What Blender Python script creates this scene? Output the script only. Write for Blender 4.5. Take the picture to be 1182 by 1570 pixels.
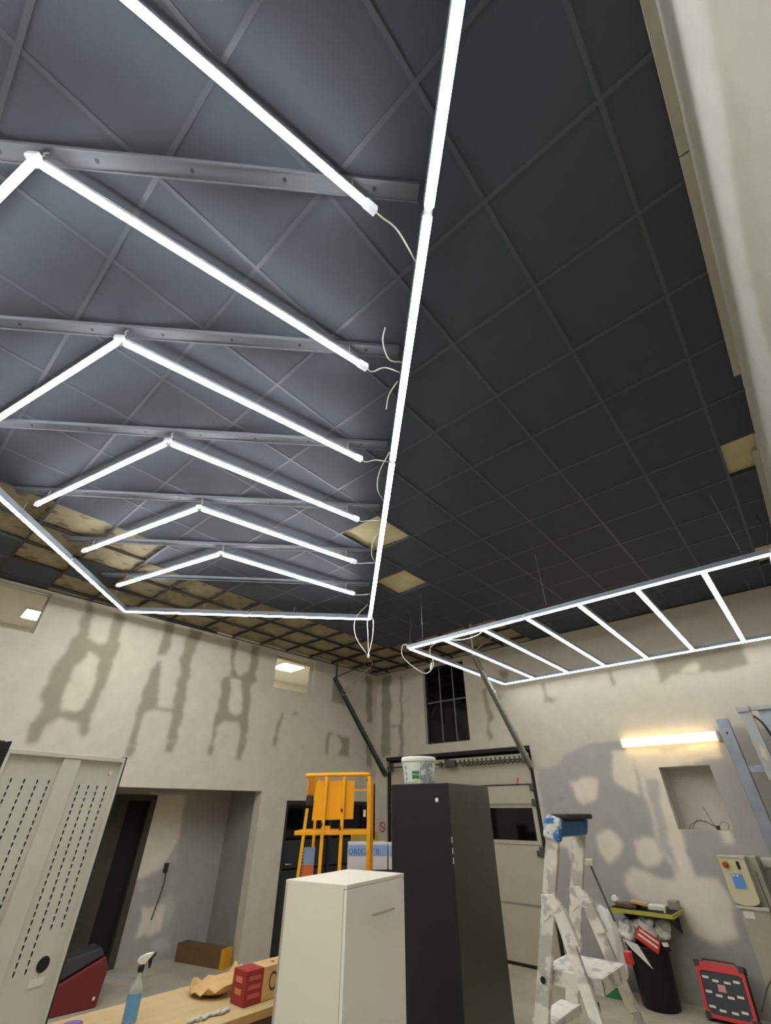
import bpy, bmesh, math, random
import numpy as np
from mathutils import Vector, Matrix
random.seed(7); np.random.seed(7)
S = bpy.context.scene
for o in list(bpy.data.objects): bpy.data.objects.remove(o)
COL = S.collection

# ------------------------------------------------------------------ camera
CAM_H = 1.85
yaw, pitch, roll, F_PX = -0.72243, 0.61104, 0.00135, 651.97
fw = Vector((math.sin(yaw)*math.cos(pitch), math.cos(yaw)*math.cos(pitch), math.sin(pitch)))
rt = Vector((math.cos(yaw), -math.sin(yaw), 0)); up = rt.cross(fw)
r2 = rt*math.cos(roll)+up*math.sin(roll); u2 = -rt*math.sin(roll)+up*math.cos(roll)
cam = bpy.data.cameras.new('camera'); camo = bpy.data.objects.new('camera', cam); COL.objects.link(camo)
cam.sensor_fit = 'VERTICAL'; cam.sensor_height = 36.0; cam.lens = F_PX/1570*36.0
cam.clip_start = 0.02; cam.clip_end = 200
M = Matrix((r2, u2, -fw)).transposed().to_4x4(); M.translation = (0, 0, CAM_H)
camo.matrix_world = M
S.camera = camo

# ------------------------------------------------------------------ world, exposure, lamp strengths
W = bpy.data.worlds.new('night'); S.world = W; W.use_nodes = True
W.node_tree.nodes['Background'].inputs[0].default_value = (0.010, 0.012, 0.018, 1)
W.node_tree.nodes['Background'].inputs[1].default_value = 0.3
vs = S.view_settings
vs.view_transform = 'Standard'; vs.look = 'None'; vs.gamma = 1; vs.exposure = 0.15; vs.use_curve_mapping = False
LED_CHEVRON, LED_FRAME, LED_LADDER = 50.0, 22.0, 12.0
FLUO_STRENGTH = 5.0
PANEL_STRENGTH = 36.0

# ------------------------------------------------------------------ materials
def srgb(r, g, b):
    f = lambda c: (c/255/12.92) if c/255 <= .04045 else ((c/255+.055)/1.055)**2.4
    return (f(r), f(g), f(b), 1)
MATS = {}
def mat(name, col, rough=.6, metal=0, var=.0, scale=8, bump=0, bscale=60, col2=None, thr=None, spec=.5, trans=0, ior=1.45, alpha=1, emit=None, estr=0, coat=0, attr=None, stretch=None, detail=4):
    """col: srgb triple. var: brightness variation by noise; col2/thr: second colour where noise > thr"""
    m = bpy.data.materials.new(name); m.use_nodes = True; MATS[name] = m
    nt = m.node_tree; N = nt.nodes; L = nt.links; b = N['Principled BSDF']
    c = srgb(*col)
    b.inputs['Base Color'].default_value = c; b.inputs['Roughness'].default_value = rough
    b.inputs['Metallic'].default_value = metal; b.inputs['Specular IOR Level'].default_value = spec
    b.inputs['Transmission Weight'].default_value = trans; b.inputs['IOR'].default_value = ior
    b.inputs['Alpha'].default_value = alpha; b.inputs['Coat Weight'].default_value = coat
    if emit:
        b.inputs['Emission Color'].default_value = srgb(*emit); b.inputs['Emission Strength'].default_value = estr
    tc = N.new('ShaderNodeTexCoord'); vec = tc.outputs['Object']
    if stretch:
        mp = N.new('ShaderNodeMapping'); mp.inputs['Scale'].default_value = stretch
        L.new(vec, mp.inputs[0]); vec = mp.outputs[0]
    src = None
    if attr:
        a = N.new('ShaderNodeAttribute'); a.attribute_name = attr; src = a.outputs['Color']
    if col2 is not None:
        nz = N.new('ShaderNodeTexNoise'); nz.inputs['Scale'].default_value = scale; nz.inputs['Detail'].default_value = detail
        L.new(vec, nz.inputs['Vector'])
        rp = N.new('ShaderNodeValToRGB'); rp.color_ramp.elements[0].position = thr-.04; rp.color_ramp.elements[1].position = thr+.04
        rp.color_ramp.elements[0].color = c; rp.color_ramp.elements[1].color = srgb(*col2)
        L.new(nz.outputs['Fac'], rp.inputs[0]); src = rp.outputs['Color']
    if var:
        nz = N.new('ShaderNodeTexNoise'); nz.inputs['Scale'].default_value = scale*1.7; nz.inputs['Detail'].default_value = 6
        L.new(vec, nz.inputs['Vector'])
        mr = N.new('ShaderNodeMapRange'); mr.inputs[1].default_value = .3; mr.inputs[2].default_value = .7
        mr.inputs[3].default_value = 1-var; mr.inputs[4].default_value = 1+var
        L.new(nz.outputs['Fac'], mr.inputs[0])
        mx = N.new('ShaderNodeMix'); mx.data_type = 'RGBA'; mx.blend_type = 'MULTIPLY'; mx.inputs[0].default_value = 1
        if src: L.new(src, mx.inputs[6])
        else: mx.inputs[6].default_value = c
        cr = N.new('ShaderNodeCombineColor')
        for k in range(3): L.new(mr.outputs[0], cr.inputs[k])
        L.new(cr.outputs[0], mx.inputs[7]); src = mx.outputs[2]
    if src: L.new(src, b.inputs['Base Color'])
    if bump:
        nz = N.new('ShaderNodeTexNoise'); nz.inputs['Scale'].default_value = bscale; nz.inputs['Detail'].default_value = 4
        L.new(vec, nz.inputs['Vector'])
        bp = N.new('ShaderNodeBump'); bp.inputs['Strength'].default_value = bump; bp.inputs['Distance'].default_value = .01
        L.new(nz.outputs['Fac'], bp.inputs['Height']); L.new(bp.outputs[0], b.inputs['Normal'])
    return m

mat('wallpaint', (200, 193, 175), .85, attr='Col', var=.05, scale=3, bump=.12, bscale=25)
mat('wallplain', (196, 190, 172), .85, var=.04, scale=2, bump=.1, bscale=25)
mat('wallwhite', (214, 212, 204), .8, var=.03, scale=2, bump=.08, bscale=20)
mat('annexwhite', (225, 218, 200), .8)
mat('trimgreen', (176, 176, 160), .7, var=.04)
mat('concrete', (190, 180, 158), .55, var=.14, scale=1.6, bump=.08, bscale=40)
mat('painted_light', (190, 188, 180), .9, var=.1, scale=9)  # pale tone standing in for strips of light on the floor
mat('tile', (66, 71, 79), .78, var=.03, scale=5, spec=.35)
mat('runner', (70, 75, 82), .5, spec=.5)
mat('runner_raw', (54, 48, 38), .7)
mat('insulation', (150, 140, 114), .95, col2=(110, 96, 72), thr=.60, scale=5, var=.1, bump=.5, bscale=18)
mat('insulation_y', (206, 194, 152), .95, col2=(196, 172, 80), thr=.66, scale=3, var=.08, bump=.5, bscale=18)
mat('slabdeck', (120, 108, 84), .95, var=.12, scale=3)
for nm_, st_ in (('led', LED_CHEVRON), ('led_f', LED_FRAME), ('led_l', LED_LADDER)): mat(nm_, (255, 255, 255), .5, emit=(250, 251, 252), estr=st_)
mat('housing', (150, 158, 168), .45, .35)
mat('housing_small', (176, 180, 184), .45, .3)
mat('clearplastic', (226, 230, 232), .3, trans=.35)
mat('strip', (92, 96, 102), .6, .1)
mat('stripdark', (44, 46, 50), .6)
mat('cable', (226, 226, 220), .5)
mat('wirehook', (214, 216, 216), .35, .6)
mat('cabledark', (92, 86, 74), .6)
mat('fluo', (255, 240, 210), .5, emit=(255, 226, 170), estr=FLUO_STRENGTH)
mat('fluobase', (226, 214, 190), .5)
mat('panel', (255, 255, 255), .5, emit=(250, 252, 255), estr=PANEL_STRENGTH)
mat('black', (26, 26, 27), .45)
mat('blackmatte', (22, 22, 22), .8)
mat('darkglass', (12, 13, 16), .06, spec=.5, trans=.6)
mat('doorframe', (38, 40, 40), .4)
mat('doorpanel', (46, 50, 50), .3)
mat('mullion', (120, 122, 120), .4, .3)
mat('garage', (190, 182, 160), .5, var=.04, scale=2)
mat('garagegrey', (150, 146, 132), .5, .2)
mat('seal', (40, 38, 34), .8)
mat('track', (96, 100, 92), .4, .6, var=.1)
mat('trackpale', (164, 164, 154), .4, .5, var=.1)
mat('spring', (92, 92, 82), .5, .6)
mat('orange', (206, 104, 60), .6)
mat('rackblack', (34, 33, 34), .38, var=.06, scale=3)
mat('rackside', (62, 60, 56), .38, var=.05, scale=2)
mat('whitelam', (232, 225, 208), .45, var=.015, scale=2)
mat('whitelam_lit', (242, 238, 228), .45)  # whitelam made lighter, light missing on the door put into its colour
mat('chrome', (214, 208, 198), .25, .8)
mat('perf', (204, 202, 186), .45, .0, var=.05, scale=3)
mat('slot', (30, 28, 24), .8)
mat('sticker', (220, 218, 206), .6)
mat('yellow', (244, 170, 8), .45, var=.06, scale=6, col2=(236, 158, 10), thr=.62)
mat('yellowplate', (246, 168, 0), .4)
mat('grease', (52, 40, 30), .7)
mat('bucket', (226, 228, 214), .5, col2=(188, 190, 182), thr=.62, scale=10)
mat('bucketlabel', (206, 214, 200), .55)
mat('bucketgrey', (150, 156, 152), .7, col2=(210, 212, 206), thr=.55, scale=26)
mat('green', (52, 128, 78), .6)
mat('limeyellow', (206, 208, 130), .6)
mat('alu', (188, 185, 176), .4, .3, col2=(226, 222, 210), thr=.5, scale=14, var=.08)
mat('splat', (226, 220, 208), .7, col2=(184, 180, 170), thr=.57, scale=16, var=.08)
mat('bluesplat', (52, 112, 176), .5, col2=(216, 216, 210), thr=.5, scale=22)
mat('blueplastic', (32, 92, 152), .45)
mat('woodtop', (190, 165, 118), .5, var=.08, scale=2.2, stretch=(6, .7, 1))
mat('woodedge', (188, 148, 92), .6, var=.1, scale=5)
mat('cardboard', (196, 160, 108), .8, var=.08, scale=5)
mat('cardboard2', (196, 162, 104), .8, var=.1, scale=7)
mat('browncard', (112, 86, 56), .8, var=.08)
mat('tape', (222, 158, 28), .5)
mat('redbox', (148, 42, 40), .55, var=.05)
mat('redprint', (204, 120, 92), .6)
mat('ink', (52, 40, 34), .8)
mat('bottle', (206, 220, 226), .12, trans=.75)
mat('bottlelabel', (104, 160, 206), .5, col2=(150, 140, 190), thr=.62, scale=14)
mat('whiteplastic', (230, 226, 216), .4)
mat('darkgreen', (34, 50, 32), .5)
mat('redcase', (112, 40, 38), .5)
mat('greyplastic', (58, 60, 62), .55)
mat('red', (206, 50, 46), .45)
mat('redshade', (184, 88, 84), .5)
mat('pinklabel', (224, 150, 156), .6)
mat('bag', (226, 224, 216), .35, var=.08)
mat('paper', (228, 224, 212), .7)
mat('olive', (172, 166, 64), .6)
mat('controlbeige', (206, 198, 160), .5)
mat('postgrey', (168, 164, 146), .5, .1, var=.05)
mat('knobred', (176, 66, 42), .5)
mat('screenblue', (96, 146, 212), .4)
mat('socket', (206, 200, 184), .5)
mat('bluesteel', (142, 148, 156), .4, .35, var=.12, scale=4)
mat('palesteel', (168, 170, 168), .45, .25, var=.08, scale=5)
mat('steelpanel', (168, 178, 190), .4, .2)
mat('cartonwhite', (214, 206, 200), .6)
mat('cartonblue', (136, 166, 204), .6)
mat('inkblue', (64, 96, 138), .6)
mat('khaki', (138, 124, 44), .6, var=.06)
mat('purple', (122, 96, 160), .6)
mat('bubble', (214, 212, 206), .4, trans=.3)

# ------------------------------------------------------------------ mesh helpers (world coordinates in, one mesh object out)
class MB:
    def __init__(s): s.v = []; s.f = []
    def add(s, vs, fs):
        n = len(s.v); s.v += [tuple(map(float, p)) for p in vs]; s.f += [tuple(i+n for i in f) for f in fs]; return s
    def box(s, lo, hi):
        x0, y0, z0 = lo; x1, y1, z1 = hi
        return s.add([(x0,y0,z0),(x1,y0,z0),(x1,y1,z0),(x0,y1,z0),(x0,y0,z1),(x1,y0,z1),(x1,y1,z1),(x0,y1,z1)],
                     [(0,3,2,1),(4,5,6,7),(0,1,5,4),(1,2,6,5),(2,3,7,6),(3,0,4,7)])
    def obox(s, c, ax, ay, az):
        """oriented box: centre and three half-extent vectors"""
        c, ax, ay, az = map(Vector, (c, ax, ay, az))
        vs = [c+ax*i+ay*j+az*k for k in (-1, 1) for i, j in ((-1,-1),(1,-1),(1,1),(-1,1))]
        return s.add(vs, [(0,3,2,1),(4,5,6,7),(0,1,5,4),(1,2,6,5),(2,3,7,6),(3,0,4,7)])
    def bar(s, p0, p1, w, h, upv=(0,0,1)):
        p0, p1 = Vector(p0), Vector(p1); a = (p1-p0); L = a.length; a.normalize()
        side = a.cross(Vector(upv))
        if side.length < 1e-4: side = a.cross(Vector((1,0,0)))
        side.normalize(); u = side.cross(a)
        return s.obox((p0+p1)/2, a*(L/2), side*(w/2), u*(h/2))
    def prism(s, poly, d):
        """poly: list of 3-D points (planar, any orientation); d: extrusion vector"""
        n = len(poly); d = Vector(d); a = [Vector(p) for p in poly]; b = [p+d for p in a]
        nrm = Vector((0,0,0))
        for i in range(n): nrm += (a[i]-a[0]).cross(a[(i+1) % n]-a[0])
        fl = nrm.dot(d) > 0
        f0 = tuple(range(n)); f1 = tuple(range(n, 2*n))
        fs = [(f0[::-1] if fl else f0), (f1 if fl else f1[::-1])]
        for i in range(n):
            j = (i+1) % n
            fs.append((i, j, n+j, n+i) if fl else (i, n+i, n+j, j))
        return s.add(a+b, fs)
    def tube(s, pts, r, seg=8, samples=0, cap=True):
        P = [Vector(p) for p in pts]
        if samples: P = catmull(P, samples)
        n = len(P); rings = []; prev = None
        rr = r if isinstance(r, (list, tuple)) else [r]*n
        for i, p in enumerate(P):
            t = (P[min(i+1, n-1)]-P[max(i-1, 0)]).normalized()
            if prev is None:
                b = t.cross(Vector((0,0,1)))
                if b.length < 1e-3: b = t.cross(Vector((1,0,0)))
            else: b = prev-t*prev.dot(t)
            b.normalize(); prev = b; c = t.cross(b)
            rings.append([p+(b*math.cos(2*math.pi*k/seg)+c*math.sin(2*math.pi*k/seg))*rr[i] for k in range(seg)])
        fs = []
        for i in range(n-1):
            for k in range(seg):
                k2 = (k+1) % seg; fs.append((i*seg+k, i*seg+k2, (i+1)*seg+k2, (i+1)*seg+k))
        if cap: fs.append(tuple(range(seg))[::-1]); fs.append(tuple((n-1)*seg+k for k in range(seg)))
        return s.add([v for R in rings for v in R], fs)
    def lathe(s, c, prof, seg=24, sy=1.0, rot=0):
        """prof: list of (radius, z)"""
        c = Vector(c); vs = []; fs = []; n = len(prof)
        for r, z in prof:
            for k in range(seg):
                a = 2*math.pi*k/seg
                x, y = r*math.cos(a), r*math.sin(a)*sy
                vs.append(c+Vector((x*math.cos(rot)-y*math.sin(rot), x*math.sin(rot)+y*math.cos(rot), z)))
        for i in range(n-1):
            for k in range(seg):
                k2 = (k+1) % seg; fs.append((i*seg+k, i*seg+k2, (i+1)*seg+k2, (i+1)*seg+k))
        fs.append(tuple(range(seg))[::-1]); fs.append(tuple((n-1)*seg+k for k in range(seg)))
        return s.add(vs, fs)
    def build(s, name, m, parent=None, bevel=0, smooth=False, origin=None, seg=2):
        if origin is None: origin = root_of(parent).location if parent else base_of(s.v)
        me = bpy.data.meshes.new(name); O = Vector(origin)
        me.from_pydata([tuple(Vector(p)-O) for p in s.v], [], s.f); me.update()
        if bevel:
            bm = bmesh.new(); bm.from_mesh(me)
            bmesh.ops.bevel(bm, geom=bm.edges[:], offset=bevel, segments=seg, affect='EDGES', profile=.5, clamp_overlap=True)
            bm.to_mesh(me); bm.free()
        me.materials.append(MATS[m])
        if smooth:
            for p in me.polygons: p.use_smooth = True
        o = bpy.data.objects.new(name, me); COL.objects.link(o)
        if parent: o.parent = parent
        else: o.location = O
        return o
def root_of(o):
    while o.parent: o = o.parent
    return o
def base_of(v):
    a = np.array(v); lo = a.min(0); hi = a.max(0); return ((lo[0]+hi[0])/2, (lo[1]+hi[1])/2, lo[2])
def catmull(P, n):
    out = []; P = [P[0]+(P[0]-P[1])]+P+[P[-1]+(P[-1]-P[-2])]
    for i in range(1, len(P)-2):
        a, b, c, d = P[i-1:i+3]
        for k in range(n):
            t = k/n
            out.append(.5*((2*b)+(c-a)*t+(2*a-5*b+4*c-d)*t*t+(3*b-a-3*c+d)*t**3))
    out.append(P[-2]); return out
def thing(name, label, cat, loc, group=None):
    o = bpy.data.objects.new(name, None); COL.objects.link(o); o.location = loc; o.empty_display_size = .1
    o['label'] = label; o['category'] = cat
    if group: o['group'] = group
    return o
def tag(o, label, cat, group=None):
    o['label'] = label; o['category'] = cat
    if group: o['group'] = group
    return o
def struct(o): o['kind'] = 'structure'; return o
def lab(o, l): o['label'] = l; return o
def text_mesh(name, txt, size, m, mw, parent, depth=.0006):
    cu = bpy.data.curves.new(name, 'FONT'); cu.body = txt; cu.size = size; cu.extrude = depth; cu.align_x = 'CENTER'; cu.align_y = 'CENTER'
    t = bpy.data.objects.new('tmp_text', cu); COL.objects.link(t)
    dg = bpy.context.evaluated_depsgraph_get(); dg.update()
    me = bpy.data.meshes.new_from_object(t.evaluated_get(dg)); bpy.data.objects.remove(t)
    me.transform(Matrix.Translation(-root_of(parent).location) @ mw)
    me.name = name; me.materials.clear(); me.materials.append(MATS[m])
    o = bpy.data.objects.new(name, me); COL.objects.link(o); o.parent = parent; return o
def frame_mw(o, x, y):
    x = Vector(x).normalized(); y = Vector(y).normalized(); z = x.cross(y)
    m = Matrix((x, y, z)).transposed().to_4x4(); m.translation = Vector(o); return m
def blob(c, r, seed, n=3, amp=.25, sc=(1,1,1), freq=5):
    """lumpy closed surface"""
    bm = bmesh.new(); bmesh.ops.create_icosphere(bm, subdivisions=n, radius=1)
    rs = np.random.RandomState(seed); K = rs.randn(8, 3)*freq/2; ph = rs.rand(8)*6.28
    vs = []
    for v in bm.verts:
        p = np.array(v.co); d = sum(math.sin(float(K[i]@p+ph[i])) for i in range(8))/8
        rr = 1+amp*2*d
        vs.append((c[0]+p[0]*rr*r*sc[0], c[1]+p[1]*rr*r*sc[1], c[2]+p[2]*rr*r*sc[2]))
    fs = [tuple(v.index for v in f.verts) for f in bm.faces]; bm.free()
    return MB().add(vs, fs)

# ------------------------------------------------------------------ room dimensions
CEIL = 4.5
YB, XR, YF = 7.85, 0.66, -3.2          # back wall, right wall, front wall (behind the camera)
CX, CY = -7.18, 7.85                   # far corner
TH = math.atan(.055)
SD = Vector((-math.sin(TH), -math.cos(TH), 0)); NN = Vector((math.cos(TH), -math.sin(TH), 0))
def LW(s, z, n=0): return Vector((CX, CY, 0))+SD*s+NN*n+Vector((0, 0, z))   # left-wall frame: s from corner, n into the room
def wall_x(y): return CX-(CY-y)*.055
POLY_LEFT = [
 ('d', [(6.276, 4.506), (6.175, 4.519), (6.066, 3.903), (5.925, 3.886), (5.822, 3.943), (5.855, 4.411), (5.688, 4.459), (5.599, 3.479), (5.636, 3.076), (5.652, 2.65), (5.705, 2.646), (5.809, 2.854), (6.058, 2.881), (6.165, 2.761), (6.209, 2.564), (6.304, 2.563), (6.306, 3.055), (6.358, 3.089), (6.335, 3.528), (6.248, 3.959)]),
 ('l', [(6.022, 3.782), (5.831, 3.708), (5.776, 3.386), (5.816, 3.023), (5.888, 2.957), (6.079, 2.947), (6.129, 3.238), (6.124, 3.477)]),
 ('d', [(5.058, 4.5), (4.882, 4.488), (4.886, 3.921), (5.022, 3.893)]),
 ('d', [(5.009, 3.789), (4.942, 3.803), (4.84, 3.182), (4.602, 3.197), (4.649, 4.007), (4.603, 4.481), (4.42, 4.487), (4.455, 3.862), (4.369, 2.696), (4.537, 2.682), (4.596, 3.117), (4.777, 3.142), (4.993, 3.083), (4.949, 2.648), (5.07, 2.639), (5.065, 3.31), (5.102, 3.533)]),
 ('d', [(5.072, 2.638), (4.948, 2.648), (4.962, 2.496), (5.053, 2.498)]),
 ('d', [(4.535, 2.682), (4.376, 2.695), (4.413, 2.541), (4.564, 2.548)]),
 ('d', [(3.85, 4.462), (3.666, 4.463), (3.684, 3.933), (3.504, 3.829), (3.348, 3.955), (3.359, 4.47), (3.2, 4.463), (3.166, 3.868), (3.264, 3.772), (3.233, 3.509), (3.193, 2.791), (3.338, 2.779), (3.386, 3.09), (3.639, 3.097), (3.773, 2.98), (3.755, 2.745), (3.812, 2.741), (3.818, 3.497), (3.848, 3.712), (3.713, 3.773)]),
 ('l', [(3.667, 3.762), (3.471, 3.776), (3.361, 3.27), (3.496, 3.2), (3.631, 3.237)]),
 ('d', [(3.825, 2.74), (3.735, 2.747), (3.738, 2.577), (3.81, 2.591)]),
 ('d', [(3.336, 2.779), (3.188, 2.791), (3.276, 2.512), (3.354, 2.536)]),
 ('d', [(2.547, 3.355), (2.499, 3.361), (2.501, 3.077), (2.529, 2.82), (2.59, 2.815), (2.579, 3.106)]),
 ('d', [(2.299, 3.386), (2.121, 3.42), (2.115, 3.381), (2.268, 3.35)]),
 ('d', [(1.404, 3.106), (1.248, 3.101), (1.317, 3.034), (1.312, 2.753), (1.384, 2.749)]),
 ('d', [(1.158, 3.089), (0.798, 3.13), (0.803, 2.748), (1.071, 2.758), (0.968, 2.944)]),
 ('d', [(1.385, 4.111), (1.25, 4.134), (1.05, 4.006), (0.967, 3.927), (0.962, 3.681), (1.365, 3.714)]),
 ('d', [(0.367, 4.43), (0.172, 4.415), (0.159, 3.422), (0.316, 3.427)]),
 ('d', [(0.334, 3.024), (0.137, 2.977), (0.087, 2.552), (0.28, 2.602)]),
]
POLY_BACK = [
 ('d', [(-7.041, 4.423), (-6.764, 4.413), (-6.788, 2.744), (-7.027, 2.758)]),
 ('l', [(-6.73, 4.348), (-6.464, 4.33), (-6.486, 3.393), (-6.675, 3.368), (-6.771, 3.421)]),
 ('d', [(-6.476, 4.381), (-6.41, 4.37), (-6.418, 2.783), (-6.526, 2.73), (-6.55, 3.355), (-6.74, 3.33), (-6.739, 3.396), (-6.486, 3.393)]),
 ('d', [(-4.361, 3.799), (-4.251, 3.803), (-4.302, 3.63), (-4.253, 3.486), (-4.223, 3.235), (-4.329, 3.153), (-4.223, 2.961), (-4.36, 2.882), (-4.361, 3.402)]),
 ('d', [(-4.139, 3.608), (-4.005, 3.571), (-4.038, 3.517), (-4.171, 3.553)]),
 ('d', [(-3.997, 4.029), (-3.816, 3.989), (-3.85, 3.863), (-3.971, 3.902)]),
 ('d', [(-1.32, 3.803), (-0.191, 3.822), (-0.221, 3.52), (-0.806, 3.485), (-1.314, 3.45)]),
 ('l', [(-0.971, 3.623), (-0.808, 3.636), (-0.769, 3.572), (-0.833, 3.489), (-1.002, 3.495), (-1.017, 3.551)]),
 ('d', [(-3.19, 3.748), (-3.128, 3.746), (-3.138, 3.517), (-2.953, 3.456), (-3.026, 3.395), (-3.221, 3.42)]),
 ('d', [(-2.047, 3.744), (-1.995, 3.753), (-1.998, 3.528), (-2.057, 3.503)]),
 ('g', [(-3.59, 2.402), (-3.284, 2.459), (-3.066, 2.587), (-2.701, 2.675), (-2.425, 2.7), (-2.089, 2.719), (-0.825, 2.761), (0.018, 2.754), (-1.04, -0.512), (-3.929, -1.011), (-3.652, 0.874), (-3.579, 2.091)]),
 ('w', [(-3.046, 2.228), (-2.802, 2.296), (-2.585, 2.262), (-2.671, 1.981), (-2.9, 1.928), (-2.989, 2.023)]),
 ('w', [(-2.323, 2.602), (-2.023, 2.589), (-2.107, 2.02), (-2.253, 2.067), (-2.38, 2.161)]),
 ('w', [(-2.062, 2.575), (-0.899, 2.567), (-0.949, 2.402), (-1.118, 2.367), (-1.715, 2.352), (-1.729, 1.944), (-1.734, 1.463), (-1.728, 1.167), (-1.415, 1.187), (-1.44, 0.959), (-1.456, 0.668), (-1.741, 0.565), (-1.961, 0.599), (-1.993, 0.773), (-2.469, 0.857), (-2.553, 0.986), (-2.545, 1.113), (-2.428, 1.185), (-2.0, 1.112), (-2.002, 1.453), (-2.049, 1.776), (-2.048, 2.183)]),
 ('g2', [(-1.99, 2.211), (-1.812, 2.205), (-1.896, 1.722), (-1.888, 1.355), (-1.973, 1.151), (-1.999, 1.505), (-2.022, 1.86)]),
 ('w', [(-2.832, 1.535), (-2.588, 1.632), (-2.464, 1.462), (-2.546, 1.324), (-2.732, 1.255), (-2.829, 1.393)]),
 ('w', [(-2.331, 1.494), (-2.037, 1.53), (-2.031, 1.322), (-2.236, 1.204), (-2.326, 1.308)]),
 ('w', [(-1.259, 1.641), (-1.121, 1.644), (-1.144, 1.521), (-1.255, 1.5)]),
 ('w', [(-3.489, 1.577), (-3.098, 1.601), (-3.173, 1.141), (-3.273, 1.204), (-3.267, 1.376), (-3.452, 1.398)]),
 ('w', [(-3.058, 0.818), (-2.876, 0.758), (-2.745, 0.462), (-2.693, 0.244), (-2.943, 0.209), (-3.069, 0.423)]),
 ('g3', [(-3.257, 2.052), (-3.217, 2.052), (-3.236, 2.003), (-3.268, 2.004)]),
 ('g3', [(-3.247, 1.844), (-3.208, 1.844), (-3.233, 1.791), (-3.267, 1.797)]),
]
POLY_ALCOVE = [
 ('w', [(4.091, 2.106), (3.519, 2.018), (3.494, 1.84), (3.459, 1.46), (3.563, 1.108), (3.776, 1.019), (4.041, 0.94), (4.235, 0.986), (4.07, 1.478)]),
 ('g2', [(3.591, 1.127), (3.472, 1.424), (3.395, 1.116), (3.51, 1.157)]),
 ('g2', [(3.957, 0.901), (3.822, 0.932), (3.788, 0.824), (3.899, 0.817)]),
 ('g2', [(3.498, 0.742), (3.37, 0.756), (3.31, 0.701), (3.252, 0.5), (3.329, 0.32), (3.493, 0.653)]),
 ('w', [(3.777, 0.625), (3.447, 0.645), (3.395, 0.328), (3.783, 0.271)]),
 ('g2', [(3.475, 0.247), (3.275, 0.283), (3.158, 0.1), (3.46, 0.067)]),
]
# ------------------------------------------------------------------ painted walls (filler and bare board are real colours of the wall)
PAL = {'l': (204, 197, 178), 'd': (150, 143, 124), 'g': (170, 166, 161), 'w': (226, 217, 198), 'g2': (188, 184, 178), 'g3': (120, 112, 104), 'base': (198, 191, 173)}
def inside(poly, X, Y):
    r = np.zeros(X.shape, bool); n = len(poly)
    for i in range(n):
        x0, y0 = poly[i]; x1, y1 = poly[(i+1) % n]
        if y0 == y1: continue
        c = ((y0 > Y) != (y1 > Y)) & (X < (x1-x0)*(Y-y0)/(y1-y0)+x0); r ^= c
    return r
def warp(X, Y, amp, seed):
    rs = np.random.RandomState(seed); a = np.zeros(X.shape); b = np.zeros(X.shape)
    for k in range(10):
        f = rs.uniform(4, 30); th = rs.uniform(0, 6.28); p = rs.uniform(0, 6.28, 2); w = amp*6/f**.9
        ph = f*(math.cos(th)*X+math.sin(th)*Y); a += w*np.sin(ph+p[0]); b += w*np.cos(ph*1.1+p[1])
    return X+a*.35, Y+b*.35
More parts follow.
